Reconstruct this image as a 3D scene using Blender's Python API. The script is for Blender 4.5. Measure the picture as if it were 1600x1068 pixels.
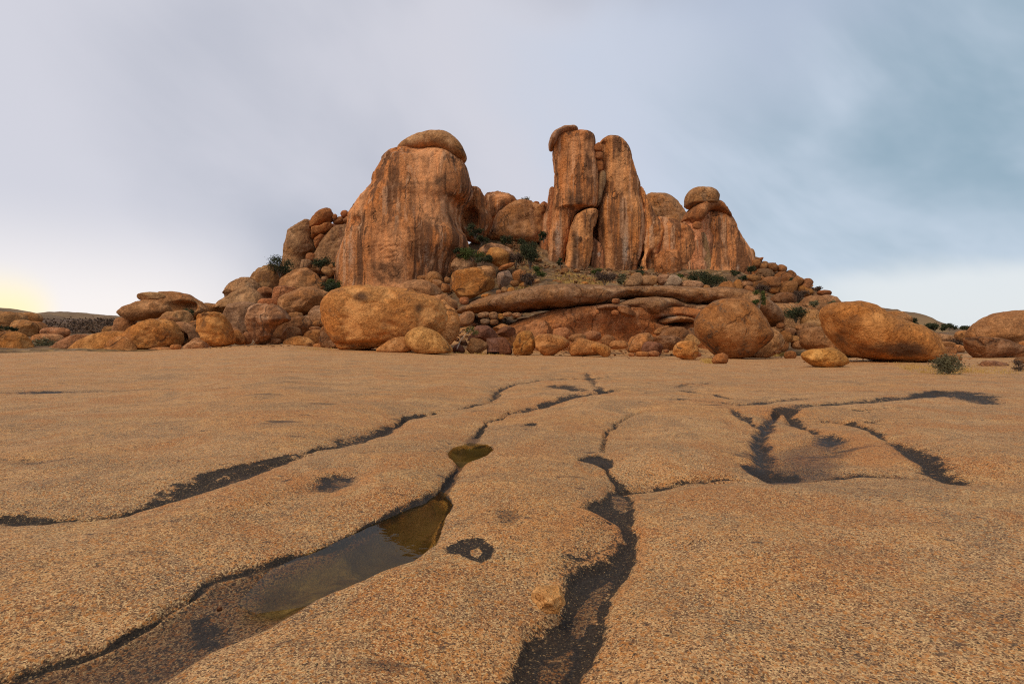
import bpy, math, random
import numpy as np
random.seed(7); RNG = np.random.default_rng(7)
for o in list(bpy.data.objects): bpy.data.objects.remove(o)
SC = bpy.context.scene; COL = SC.collection

# ------------------------------------------------------------------ camera, world, sun, exposure
F = 800.0; CX = 800.0; HY = 524.0; EYE = 1.6          # focal length / horizon in photo pixels (1600 wide), eye height in m
cam = bpy.data.cameras.new('camera'); co = bpy.data.objects.new('camera', cam); COL.objects.link(co)
cam.sensor_width = 36; cam.lens = 18; cam.shift_y = -(534-HY)/1600; cam.clip_end = 20000; cam.clip_start = .05
co.location = (0, 0, EYE); co.rotation_euler = (math.radians(90), 0, 0); SC.camera = co

SUN_AZ, SUN_EL = math.radians(-132), math.radians(50)  # azimuth from view direction (+y), negative = to the left
sl = bpy.data.lights.new('sun', 'SUN'); sl.energy = 1.5; sl.angle = math.radians(28); sl.color = (1, .82, .58)
so = bpy.data.objects.new('sun', sl); COL.objects.link(so)
so.rotation_euler = (math.pi/2-SUN_EL, 0, -SUN_AZ+math.pi)
so.location = (0, 0, 80)
SC.view_settings.view_transform = 'Standard'; SC.view_settings.look = 'None'
SC.view_settings.exposure = 0.38; SC.view_settings.gamma = 1
SC.render.engine = 'CYCLES'
SC.cycles.use_denoising = False; SC.cycles.pixel_filter_type = 'BLACKMAN_HARRIS'; SC.cycles.filter_width = 1.15
SC.cycles.max_bounces = 5; SC.cycles.diffuse_bounces = 3; SC.cycles.transparent_max_bounces = 6

class NT:
    """short-hand for building node trees"""
    def __init__(s, tree): s.t = tree; tree.nodes.clear()
    def n(s, typ, props=None, **ins):
        nd = s.t.nodes.new(typ)
        for k, v in (props or {}).items(): setattr(nd, k, v)
        for k, v in ins.items(): s.set(nd, k, v)
        return nd
    def set(s, nd, k, v):
        k2 = int(k[1:]) if k[0] == 'i' and k[1:].isdigit() else k.replace('_', ' ')
        sock = nd.inputs[k2]
        if hasattr(v, 'bl_idname') and hasattr(v, 'outputs'): v = v.outputs[0]
        if isinstance(v, bpy.types.NodeSocket): s.t.links.new(v, sock)
        else: sock.default_value = v
    def math(s, op, a, b=0.0, c=None, clamp=False):
        nd = s.n('ShaderNodeMath', {'operation': op, 'use_clamp': clamp}, i0=a, i1=b)
        if c is not None: s.set(nd, 'i2', c)
        return nd.outputs[0]
    def mix(s, f, a, b, mode='MIX'):
        nd = s.n('ShaderNodeMix', {'data_type': 'RGBA', 'blend_type': mode, 'clamp_factor': True})
        s.set(nd, 'i0', f); s.set(nd, 'i6', a); s.set(nd, 'i7', b)
        return nd.outputs[2]
    def ramp(s, v, lo, hi, a=0.0, b=1.0, smooth=True):
        nd = s.n('ShaderNodeMapRange', {'interpolation_type': 'SMOOTHSTEP' if smooth else 'LINEAR'})
        for i, q in enumerate((v, lo, hi, a, b)): s.set(nd, 'i%d' % i, q)
        return nd.outputs[0]
    def noise(s, vec, scale, detail=4, rough=.55, dist=0.0):
        nd = s.n('ShaderNodeTexNoise', {'noise_dimensions': '3D'}, Vector=vec, Scale=scale, Detail=detail, Roughness=rough, Distortion=dist)
        return nd.outputs[0]
    def vor(s, vec, scale, feature='F1', out=0, rnd=1.0):
        nd = s.n('ShaderNodeTexVoronoi', {'feature': feature}, Vector=vec, Scale=scale, Randomness=rnd)
        return nd.outputs[out]
    def scale(s, vec, sc):
        return s.n('ShaderNodeVectorMath', {'operation': 'MULTIPLY'}, i0=vec, i1=sc).outputs[0]

def rgb(r, g, b): return (r, g, b, 1.0)

w = bpy.data.worlds.new('World'); SC.world = w; w.use_nodes = True
N = NT(w.node_tree)
sky = N.n('ShaderNodeTexSky', {'sky_type': 'NISHITA', 'sun_disc': False, 'sun_elevation': SUN_EL, 'sun_rotation': SUN_AZ})
tc = N.n('ShaderNodeTexCoord'); D0 = tc.outputs['Generated']
sep = N.n('ShaderNodeSeparateXYZ', i0=D0); dx, dy, dz = sep.outputs
zz = N.math('MAXIMUM', dz, 0.0)
skew = N.n('ShaderNodeVectorRotate', {'rotation_type': 'Y_AXIS'}, Vector=D0, Angle=math.radians(-38)).outputs[0]
cl1 = N.noise(N.scale(skew, (1.0, 1.0, 1.5)), 1.05, 3, .42, .25)
cl2 = N.noise(N.scale(skew, (1.0, 1.0, 1.7)), 3.0, 4, .5, .3)
cloudv = N.math('ADD', N.math('MULTIPLY', cl1, .78), N.math('MULTIPLY', cl2, .22))
side = N.math('ADD', dx, N.math('MULTIPLY', N.math('SUBTRACT', cloudv, .5), 1.5))
side = N.math('ADD', side, N.math('MULTIPLY', dz, .10))
right = N.ramp(side, .02, .74)
lav = rgb(.55, .55, .605); lavd = rgb(.385, .405, .47); teal = rgb(.235, .335, .41); pale = rgb(.47, .54, .63)
left_c = N.mix(N.ramp(N.math('SUBTRACT', cloudv, N.math('MULTIPLY', N.math('SUBTRACT', dz, .25), .22)), .34, .56), lavd, lav)
mid_c = N.mix(N.ramp(cloudv, .40, .62), rgb(.37, .43, .535), rgb(.50, .54, .63))
cl3 = N.noise(N.scale(skew, (1.0, 1.0, 2.2)), 2.0, 5, .52, .3)
right_c = N.mix(N.ramp(N.math('ADD', N.math('MULTIPLY', cloudv, .5), N.math('MULTIPLY', cl3, .5)), .43, .60), teal, pale)
cloud = N.mix(N.ramp(right, .0, .5), left_c, mid_c)
cloud = N.mix(N.ramp(right, .45, 1.0), cloud, right_c)
# paler bank of cloud low over the horizon to the right
bank = N.math('ADD', dz, N.math('MULTIPLY', N.math('SUBTRACT', cl2, .5), .16))
bank = N.math('ADD', bank, N.math('MULTIPLY', dx, -.12))
cloud = N.mix(N.math('MULTIPLY', N.math('MULTIPLY', N.ramp(bank, .06, .0), N.ramp(dx, .35, .6)), .95), cloud, rgb(.63, .66, .68))
# brightness where the sun sits behind the cloud, low on the left
gd = N.n('ShaderNodeVectorMath', {'operation': 'DOT_PRODUCT'}, i0=D0, i1=tuple(np.array([-1.03, 1, .055])/np.linalg.norm([-1.03, 1, .055]))).outputs['Value']
g1 = N.ramp(gd, .90, .998); g2 = N.ramp(gd, .9965, 1.0)
cloud = N.mix(N.math('MULTIPLY', g1, N.ramp(dz, .03, .22, 1., 0)), cloud, rgb(.80, .755, .745))
cloud = N.mix(N.math('MULTIPLY', g2, N.ramp(dz, .02, .12, .9, 0)), cloud, rgb(.95, .80, .42))
bgc = N.n('ShaderNodeBackground', Color=cloud, Strength=1.0)
bgs = N.n('ShaderNodeBackground', Color=sky, Strength=.06)
ms = N.n('ShaderNodeMixShader', i0=.88, i1=bgs, i2=bgc)
N.n('ShaderNodeOutputWorld', Surface=ms)

# ------------------------------------------------------------------ numpy noise
def _h(ix, iy, iz, seed):
    h = (ix*np.int64(374761393) + iy*np.int64(668265263) + iz*np.int64(2147483647) + np.int64(seed)*np.int64(974634533)) & 0xffffffff
    h = ((h ^ (h >> 13))*np.int64(1274126177)) & 0xffffffff
    h = ((h ^ (h >> 15))*np.int64(2246822519)) & 0xffffffff
    return ((h ^ (h >> 16)) & 0xffffff)/float(0xffffff)
def vnoise(p, seed=0):
    f = np.floor(p).astype(np.int64); t = p-f; t = t*t*t*(t*(t*6-15)+10)
    r = 0
    for i in (0, 1):
        for j in (0, 1):
            for k in (0, 1):
                wgt = (t[:, 0] if i else 1-t[:, 0])*(t[:, 1] if j else 1-t[:, 1])*(t[:, 2] if k else 1-t[:, 2])
                r = r + wgt*_h(f[:, 0]+i, f[:, 1]+j, f[:, 2]+k, seed)
    return r-.5
def fbm(p, octs=4, seed=0, gain=.5):
    a, s, r = 1.0, 0.0, 0
    for o in range(octs):
        r = r + a*vnoise(p*2**o+o*17.3, seed+o); s += a; a *= gain
    return r/s*1.6
def sstep(a, b, x):
    t = np.clip((x-a)/(b-a), 0, 1); return t*t*(3-2*t)

# ------------------------------------------------------------------ lie of the land
EDGE_X = [-700, -200, 100, 200, 300, 350, 450, 520, 600, 700, 800, 900, 1000, 1100, 1200, 1300, 1400, 1600, 2300]
EDGE_Y = [546, 546, 548, 548, 545, 541, 538, 543, 545, 549, 553, 554, 555, 556, 557, 555, 552, 549, 549]
HD = [62, 72, 85, 100, 115]
HILL = {-700: (546, 541, 534, 529, 526), 0: (546, 540, 532, 526, 522), 150: (547, 541, 532, 526, 522), 185: (547, 540, 530, 522, 518), 230: (546, 530, 512, 502, 498),
        320: (544, 522, 502, 492, 487), 340: (543, 522, 502, 490, 483), 400: (541, 518, 492, 470, 456), 450: (540, 513, 478, 448, 430), 540: (545, 515, 480, 448, 425),
        640: (547, 520, 480, 445, 420), 700: (528, 500, 476, 440, 402), 740: (522, 491, 466, 430, 376), 780: (530, 500, 464, 430, 372), 820: (543, 515, 464, 430, 372), 850: (548, 522, 462, 430, 385), 950: (546, 530, 455, 430, 410),
        1010: (543, 528, 452, 432, 412), 1060: (536, 522, 454, 433, 412), 1100: (545, 530, 455, 435, 412), 1180: (556, 540, 480, 440, 402), 1250: (557, 535, 500, 465, 440), 1310: (557, 540, 515, 490, 474),
        1400: (556, 545, 528, 515, 506), 1450: (555, 547, 534, 523, 517), 1600: (552, 545, 536, 529, 525), 2300: (552, 546, 538, 531, 526)}
HX = sorted(HILL)
def base_z(px, D):
    """height of the ground at picture column px, D metres ahead"""
    px = np.asarray(px, float); D = np.asarray(D, float)
    ze = EYE-(np.interp(px, EDGE_X, EDGE_Y)-HY)/F*55
    near = ze*np.clip(D/55, 0, 1)**1.5
    zs = [EYE-(np.interp(px, HX, [HILL[h][i] for h in HX])-HY)/F*HD[i] for i in range(5)]
    Ds = [55.0]+[float(d) for d in HD]; Zs = [ze]+zs
    z = near
    for i in range(5):
        t = np.clip((D-Ds[i])/(Ds[i+1]-Ds[i]), 0, 1)
        z = np.where(D > Ds[i], Zs[i]*(1-t)+Zs[i+1]*t, z)
    fall = sstep(135, 260, D)
    return z*(1-fall)
_DG = np.concatenate([np.linspace(2, 55, 500), np.linspace(55.2, 125, 350)])
def hit(px, py, default=None):
    """distance at which the line of sight through a picture point first meets the ground"""
    z = base_z(np.full(_DG.shape, px), _DG); gy = HY-(z-EYE)/_DG*F
    k = np.nonzero(gy <= py)[0]
    return float(_DG[k[0]]) if len(k) else (default or 118.0)
def at(px, py, D): return np.array([(px-CX)/F*D, D, EYE+(HY-py)/F*D])
def flat(px, py):                                      # a point of the near slab
    D = (EYE+.08)*F/(py-HY); return ((px-CX)/F*D, D)   # the traced gullies lie a little below the swellings

# ------------------------------------------------------------------ materials
def new_mat(name):
    m = bpy.data.materials.new(name); m.use_nodes = True
    return m, NT(m.node_tree)
def finish(N, col, rough=.9, normal=None, spec=.25):
    b = N.n('ShaderNodeBsdfPrincipled'); N.set(b, 'Base Color', col); N.set(b, 'Roughness', rough); N.set(b, 'Specular IOR Level', spec)
    if normal is not None: N.set(b, 'Normal', normal)
    N.n('ShaderNodeOutputMaterial', Surface=b); return b
def attr(N, name, typ='GEOMETRY'):
    return N.n('ShaderNodeAttribute', {'attribute_type': typ, 'attribute_name': name})

def rock_material(name, streak=0.0, mott=1.0, bump=1.0, k=1.0):
    m, N = new_mat(name)
    tc = N.n('ShaderNodeTexCoord'); oi = N.n('ShaderNodeObjectInfo')
    off = N.n('ShaderNodeVectorMath', {'operation': 'SCALE'}, i0=(37., 61., 17.)); N.set(off, 'Scale', oi.outputs['Random'])
    P = N.n('ShaderNodeVectorMath', {'operation': 'ADD'}, i0=N.scale(tc.outputs['Object'], (k, k, k)), i1=off.outputs[0]).outputs[0]
    base = oi.outputs['Color']; lich = oi.outputs['Alpha']
    big = N.noise(P, .13, 4, .6, .6); mid = N.noise(P, .7, 6, .62, .3); fine = N.noise(P, 3.2, 6, .7); vf = N.noise(P, 11., 3, .7)
    warm = N.mix(N.ramp(big, .35, .66), base, N.mix(1.0, base, rgb(1.18, .98, .72), 'MULTIPLY'))
    c = N.mix(N.ramp(mid, .40, .68, 0, .55*mott), warm, N.mix(1.0, base, rgb(.74, .66, .62), 'MULTIPLY'))
    c = N.mix(N.ramp(fine, .30, .70, .75, 0), c, N.mix(1.0, c, rgb(.55, .50, .46), 'MULTIPLY'))
    c = N.mix(N.ramp(fine, .52, .72, 0, .8), c, N.mix(1.0, c, rgb(1.45, 1.35, 1.22), 'MULTIPLY'))
    c = N.mix(N.ramp(vf, .36, .52, .65, 0), c, N.mix(1.0, c, rgb(.50, .45, .42), 'MULTIPLY'))
    speck = N.math('MULTIPLY', N.ramp(N.noise(P, 6.5, 3, .75), .56, .64), N.ramp(mid, .38, .56))
    c = N.mix(N.math('MULTIPLY', speck, .62), c, N.mix(1.0, c, rgb(.33, .28, .26), 'MULTIPLY'))
    crv = N.n('ShaderNodeTexVoronoi', {'feature': 'DISTANCE_TO_EDGE'}, Vector=N.n('ShaderNodeVectorMath', {'operation': 'ADD'}, i0=P, i1=N.scale(N.n('ShaderNodeTexNoise', Vector=P, Scale=.6, Detail=4).outputs[1], (2.2, 2.2, 2.2))).outputs[0], Scale=.21).outputs[0]
    crack = N.math('MULTIPLY', N.ramp(crv, .0, .03, 1 if streak == 0 else .0, 0), N.ramp(big, .52, .60))
    c = N.mix(N.math('MULTIPLY', crack, .7), c, rgb(.06, .035, .024))
    # dark lichen blotches
    lv = N.math('ADD', N.math('MULTIPLY', mid, .5), N.math('MULTIPLY', fine, .5))
    lv = N.math('ADD', lv, N.math('MULTIPLY', N.math('SUBTRACT', big, .5), .35))
    lm = N.math('MULTIPLY', N.ramp(lv, .52, .61), lich)
    c = N.mix(lm, c, rgb(.115, .07, .042))
    if streak > 0:
        s1 = N.noise(N.scale(P, (.42, .42, .028)), 1.0, 5, .65, .25)
        s2 = N.noise(N.scale(P, (1.5, 1.5, .055)), 1.0, 4, .6, .2)
        s3 = N.noise(N.scale(P, (.8, .8, .035)), 1.0, 4, .6, .3)
        c = N.mix(N.ramp(s1, .48, .57, 0, .85*streak), c, rgb(.165, .076, .038))
        c = N.mix(N.ramp(s2, .50, .64, 0, .7*streak), c, rgb(.18, .085, .045))
        c = N.mix(N.ramp(s3, .53, .64, 0, .75*streak), c, rgb(.66, .37, .205))
        jw = N.n('ShaderNodeVectorMath', {'operation': 'ADD'}, i0=P, i1=N.scale(N.n('ShaderNodeTexNoise', Vector=P, Scale=.35, Detail=5).outputs[1], (3., 3., 9.))).outputs[0]
        je = N.n('ShaderNodeTexVoronoi', {'feature': 'DISTANCE_TO_EDGE'}, Vector=N.scale(jw, (.20, .20, .045)), Scale=1.0).outputs[0]
        joint = N.math('MULTIPLY', N.ramp(je, .0, .022, 1, 0), N.ramp(N.noise(P, .22, 3), .47, .56))
        c = N.mix(N.math('MULTIPLY', joint, .75*min(1, streak+.2)), c, rgb(.05, .028, .018))
        spk = N.math('MULTIPLY', N.ramp(N.noise(N.scale(P, (2.4, 2.4, .5)), 1.0, 4, .7), .68, .76), N.ramp(mid, .5, .6))
        c = N.mix(N.math('MULTIPLY', spk, .7*streak), c, rgb(.62, .48, .36))
    mk = attr(N, 'mark'); ms = N.n('ShaderNodeSeparateColor', i0=mk.outputs['Color'])
    fresh = N.math('MULTIPLY', ms.outputs[2], .6)
    c = N.mix(fresh, c, N.mix(1.0, base, rgb(1.32, 1.36, 1.42), 'MULTIPLY'))
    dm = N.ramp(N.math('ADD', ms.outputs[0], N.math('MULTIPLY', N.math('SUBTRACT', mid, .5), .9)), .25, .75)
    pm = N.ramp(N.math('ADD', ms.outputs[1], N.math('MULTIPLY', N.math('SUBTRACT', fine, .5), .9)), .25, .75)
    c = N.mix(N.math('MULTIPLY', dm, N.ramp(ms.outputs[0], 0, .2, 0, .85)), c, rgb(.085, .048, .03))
    c = N.mix(N.math('MULTIPLY', pm, N.ramp(ms.outputs[1], 0, .2, 0, .9)), c, rgb(.58, .42, .30))
    pits = N.vor(P, 1.6, 'F1')
    h = N.math('ADD', N.math('MULTIPLY', mid, .5), N.math('MULTIPLY', fine, .32))
    h = N.math('ADD', h, N.math('MULTIPLY', vf, .07))
    h = N.math('ADD', h, N.math('MULTIPLY', N.ramp(pits, 0, .25), .05))
    h = N.math('SUBTRACT', h, N.math('MULTIPLY', crack, .35))
    h = N.math('ADD', h, N.math('MULTIPLY', N.ramp(mid, .46, .50), .12))
    h = N.math('ADD', h, N.math('MULTIPLY', N.ramp(N.noise(P, 1.7, 5, .6, .6), .50, .53), .16))
    pit2 = N.ramp(N.vor(P, 2.6, 'F1'), .10, .22, 1, 0); pitm = N.math('MULTIPLY', pit2, N.ramp(N.noise(P, .5, 3), .50, .62))
    c = N.mix(N.math('MULTIPLY', pitm, .4), c, N.mix(1.0, c, rgb(.32, .26, .22), 'MULTIPLY'))
    h = N.math('SUBTRACT', h, N.math('MULTIPLY', pitm, .15))
    if streak > 0: h = N.math('SUBTRACT', h, N.math('MULTIPLY', joint, .4))
    if streak > 0: h = N.math('ADD', h, N.math('MULTIPLY', N.math('ADD', s2, s1), .25))
    bp = N.n('ShaderNodeBump', Strength=.72*bump, Distance=.8/k, Height=h)
    finish(N, c, .92, bp, .15); return m
M_BOULDER = rock_material('weathered_granite')
M_TOWER = rock_material('streaked_granite', 1.0, .6)
M_COBBLE = rock_material('coarse_granite_cobble', 0, 1., 1.2, 9.)
M_LEDGE = rock_material('layered_granite', .35, 1.0, 1.1)

# ---- slab
m, N = new_mat('granite_slab'); M_SLAB = m
pos = N.n('ShaderNodeNewGeometry').outputs['Position']
mk = attr(N, 'mask'); sp = N.n('ShaderNodeSeparateColor', i0=mk.outputs['Color'])
A_ST, A_AL, A_RU = sp.outputs; A_DRY = mk.outputs['Alpha']
cellc = N.n('ShaderNodeSeparateColor', i0=N.vor(pos, 125., 'F1', 1)).outputs[0]
cell2 = N.n('ShaderNodeSeparateColor', i0=N.vor(pos, 58., 'F1', 1)).outputs[1]
n_b = N.noise(pos, .28, 5, .62, .5); n_m = N.noise(pos, 1.7, 6, .68, .3); n_f = N.noise(pos, 9., 6, .7); n_g = N.noise(pos, 48., 4, .75)
n_s = N.noise(N.scale(pos, (.35, 1.5, 1.)), 1., 6, .68, .4); n_x = N.noise(N.scale(pos, (.16, .8, 1.)), .9, 5, .62, .3)
c = N.mix(N.ramp(n_b, .40, .60), rgb(.66, .365, .165), rgb(.68, .295, .085))
c = N.mix(N.ramp(n_x, .38, .50, .65, 0), c, rgb(.33, .185, .095))
c = N.mix(N.ramp(n_s, .50, .64, 0, .6), c, rgb(.33, .17, .08))
c = N.mix(N.ramp(n_s, .36, .46, .6, 0), c, rgb(.68, .39, .15))
c = N.mix(N.ramp(n_m, .36, .50, .65, 0), c, rgb(.38, .19, .08))
c = N.mix(N.ramp(n_m, .52, .66, 0, .7), c, rgb(.72, .36, .12))
n_p = N.noise(pos, .62, 5, .66, .8)
c = N.mix(N.ramp(n_p, .50, .60, 0, .85), c, rgb(.52, .185, .05))
c = N.mix(N.ramp(n_p, .47, .38, 0, .75), c, rgb(.27, .155, .085))
c = N.mix(N.ramp(n_f, .38, .50, .7, 0), c, rgb(.24, .125, .06))
c = N.mix(N.ramp(n_f, .54, .70, 0, .7), c, rgb(.74, .46, .19))
c = N.mix(N.ramp(cellc, .55, .95, 0, .85), c, rgb(.90, .58, .26))
c = N.mix(N.ramp(cellc, .40, .08, 0, .9), c, rgb(.10, .048, .024))
c = N.mix(N.ramp(cell2, .74, .90, 0, .65), c, rgb(.62, .23, .045))
c = N.mix(N.ramp(n_g, .36, .46, .7, 0), c, rgb(.12, .06, .03))
# scattered small dark lichen spots and scars
spots = N.ramp(N.noise(N.scale(pos, (1., 1.6, 1.)), 3.0, 4, .6), .655, .69)
scar = N.math('MULTIPLY', N.ramp(N.noise(N.scale(pos, (.5, 2.4, 1.)), 1.1, 5, .65), .61, .66), N.ramp(n_b, .44, .6))
c = N.mix(N.math('MULTIPLY', N.math('MAXIMUM', spots, scar), .78), c, rgb(.075, .05, .038))
# rusty rims, black crust, algae
ru = N.ramp(N.math('ADD', A_RU, N.math('MULTIPLY', N.math('SUBTRACT', n_f, .5), 1.0)), .3, .8)
c = N.mix(N.math('MULTIPLY', N.math('MULTIPLY', ru, N.ramp(cellc, .2, .7, .3, 1)), .42), c, rgb(.62, .23, .06))
ragged = N.math('ADD', N.math('MULTIPLY', N.math('SUBTRACT', n_m, .5), .55), N.math('MULTIPLY', N.math('SUBTRACT', n_f, .5), 1.5))
ragged = N.math('ADD', ragged, N.math('MULTIPLY', N.math('SUBTRACT', n_g, .5), .55))
n_h = N.noise(pos, 4.5, 5, .7, .4)
st = N.math('ADD', A_ST, N.math('MULTIPLY', ragged, 1.25)); st = N.math('SUBTRACT', st, N.ramp(n_h, .52, .68, 0, .5))
st = N.math('MULTIPLY', N.ramp(st, .36, .52), N.ramp(A_ST, .02, .12))
st = N.math('MULTIPLY', st, N.ramp(cellc, .9, 1., 1., .5))
halo = N.math('GREATER_THAN', N.math('ADD', N.math('MULTIPLY', A_ST, .55), N.math('MULTIPLY', A_DRY, .25)), N.math('ADD', N.n('ShaderNodeSeparateColor', i0=N.vor(pos, 70., 'F1', 1)).outputs[2], N.math('MULTIPLY', N.math('SUBTRACT', .5, n_f), .8)))
st = N.math('MAXIMUM', st, N.math('MULTIPLY', halo, .8))
damp = N.math('MULTIPLY', N.ramp(N.math('ADD', A_DRY, N.math('MULTIPLY', ragged, .35)), .2, .75), .82)
c = N.mix(damp, c, N.mix(1.0, c, rgb(.30, .27, .26), 'MULTIPLY'))
c = N.mix(N.math('MULTIPLY', st, .95), c, N.mix(N.ramp(n_g, .45, .7), rgb(.016, .013, .011), rgb(.05, .04, .032)))
alm = N.ramp(N.math('ADD', A_AL, N.math('MULTIPLY', N.math('SUBTRACT', n_m, .5), .5)), .15, .6)
alc = N.mix(N.ramp(n_m, .38, .62), rgb(.085, .05, .013), rgb(.38, .26, .10))
alc = N.mix(N.ramp(A_DRY, .2, .8, 0, .78), alc, rgb(.06, .038, .014))
c = N.mix(N.math('MULTIPLY', alm, .85), c, alc)
h = N.math('ADD', N.math('MULTIPLY', n_f, 1.0), N.math('MULTIPLY', n_g, .55))
h = N.math('ADD', h, N.math('MULTIPLY', cellc, .13))
h = N.math('ADD', h, N.math('MULTIPLY', n_m, 1.2))
bp = N.n('ShaderNodeBump', Strength=.8, Distance=.045, Height=h)
finish(N, c, N.ramp(A_DRY, .2, .8, .85, .55), bp, .25)

# ---- hillside earth
m, N = new_mat('stony_earth'); M_EARTH = m
pos = N.n('ShaderNodeNewGeometry').outputs['Position']
a, b, d = N.noise(pos, .12, 5, .6, .4), N.noise(pos, .9, 6, .65), N.vor(pos, 1.1, 'F1', 1)
dv = N.n('ShaderNodeSeparateColor', i0=d).outputs[0]
c = N.mix(N.ramp(a, .4, .62), rgb(.17, .095, .05), rgb(.30, .18, .07))
c = N.mix(N.ramp(b, .42, .62, .7, 0), c, rgb(.10, .062, .04))
c = N.mix(N.ramp(dv, .55, .9, 0, .5), c, rgb(.36, .235, .14))
hh = N.math('ADD', N.math('MULTIPLY', b, .7), N.math('MULTIPLY', N.vor(pos, 1.1), .6))
finish(N, c, .95, N.n('ShaderNodeBump', Strength=.9, Distance=.6, Height=hh), .1)

def simple_mat(name, ca, cb, sc, rough=.8, tr=0.0):
    m, N = new_mat(name); pos = N.n('ShaderNodeNewGeometry').outputs['Position']
    c = N.mix(N.ramp(N.noise(pos, sc, 4, .6), .36, .64), ca, cb)
    b = finish(N, c, rough, None, .15); return m
M_LEAF_D = simple_mat('dark_leaves', rgb(.03, .036, .017), rgb(.07, .078, .034), .9)
M_LEAF_B = simple_mat('bright_leaves', rgb(.055, .075, .018), rgb(.105, .125, .032), .9)
M_LEAF_G = simple_mat('grey_leaves', rgb(.11, .10, .055), rgb(.20, .18, .09), 2.)
M_TWIG = simple_mat('dry_twigs', rgb(.07, .045, .033), rgb(.13, .085, .06), 1.2)
M_BARK = simple_mat('bark', rgb(.12, .085, .06), rgb(.22, .17, .125), 3.)
M_PALEBARK = simple_mat('pale_bark', rgb(.34, .29, .24), rgb(.46, .41, .35), 3.)
M_STRAW = simple_mat('straw', rgb(.44, .26, .07), rgb(.62, .40, .13), 1.5)
M_FARHILL = simple_mat('far_scrub_hill', rgb(.15, .088, .045), rgb(.23, .145, .07), .04)
M_SCRUB = simple_mat('brown_scrub', rgb(.085, .052, .034), rgb(.16, .095, .055), .15)
m, N = new_mat('pool_water'); M_WATER = m
pos = N.n('ShaderNodeNewGeometry').outputs['Position']
bp = N.n('ShaderNodeBump', Strength=.06, Distance=.02, Height=N.noise(pos, 9., 2, .5))
fr = N.n('ShaderNodeFresnel', IOR=1.2, Normal=bp)
ms = N.n('ShaderNodeMixShader', i0=fr, i1=N.n('ShaderNodeBsdfTransparent', Color=rgb(.80, .76, .52)), i2=N.n('ShaderNodeBsdfGlossy', Roughness=.03, Normal=bp))
N.n('ShaderNodeOutputMaterial', Surface=ms)

# ------------------------------------------------------------------ mesh helpers
def make_mesh(name, V, quads=None, tris=None, smooth=True):
    me = bpy.data.meshes.new(name)
    V = np.asarray(V, np.float32)
    loops = []; starts = []; totals = []; k = 0
    for arr, nn in ((quads, 4), (tris, 3)):
        if arr is None or len(arr) == 0: continue
        arr = np.asarray(arr, np.int32); loops.append(arr.ravel())
        starts.append(k+np.arange(len(arr))*nn); totals.append(np.full(len(arr), nn)); k += arr.size
    loops = np.concatenate(loops); starts = np.concatenate(starts); totals = np.concatenate(totals)
    me.vertices.add(len(V)); me.vertices.foreach_set('co', V.ravel())
    me.loops.add(len(loops)); me.loops.foreach_set('vertex_index', loops.astype(np.int32))
    me.polygons.add(len(starts)); me.polygons.foreach_set('loop_start', starts.astype(np.int32))
    me.polygons.foreach_set('use_smooth', np.full(len(starts), smooth))
    me.update(calc_edges=True); return me
def link(name, me, mat, parent=None, loc=(0, 0, 0)):
    o = bpy.data.objects.new(name, me); COL.objects.link(o); o.location = loc
    if mat and len(me.materials) == 0: me.materials.append(mat)
    if parent: o.parent = parent
    return o
def tag(o, label, cat, group=None):
    o['label'] = label; o['category'] = cat
    if group: o['group'] = group
    return o
def set_attr(me, name, arr):
    a = me.attributes.new(name, 'FLOAT_COLOR', 'POINT'); a.data.foreach_set('color', np.asarray(arr, np.float32).ravel())

# ------------------------------------------------------------------ slab relief: gullies, cracks, rain pools
def seg_dist(X, Y, P):
    """distance to a polyline of (x, y, half width) and the width there"""
    best = np.full(X.shape, 1e9); wid = np.zeros(X.shape)
    for (x0, y0, w0), (x1, y1, w1) in zip(P[:-1], P[1:]):
        vx, vy = x1-x0, y1-y0; L = vx*vx+vy*vy+1e-9
        t = np.clip(((X-x0)*vx+(Y-y0)*vy)/L, 0, 1)
        d = np.hypot(X-x0-t*vx, Y-y0-t*vy); k = d < best
        best = np.where(k, d, best); wid = np.where(k, w0+t*(w1-w0), wid)
    return best, wid
def poly_sd(X, Y, P):
    """signed distance to a polygon, positive inside"""
    best = np.full(X.shape, 1e9); ins = np.zeros(X.shape, bool); n = len(P)
    for i in range(n):
        x0, y0 = P[i]; x1, y1 = P[(i+1) % n]; vx, vy = x1-x0, y1-y0; L = vx*vx+vy*vy+1e-9
        t = np.clip(((X-x0)*vx+(Y-y0)*vy)/L, 0, 1); best = np.minimum(best, np.hypot(X-x0-t*vx, Y-y0-t*vy))
        c = ((y0 > Y) != (y1 > Y)) & (X < vx*(Y-y0)/(vy if abs(vy) > 1e-9 else 1e-9)+x0); ins ^= c
    return np.where(ins, best, -best)
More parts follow.
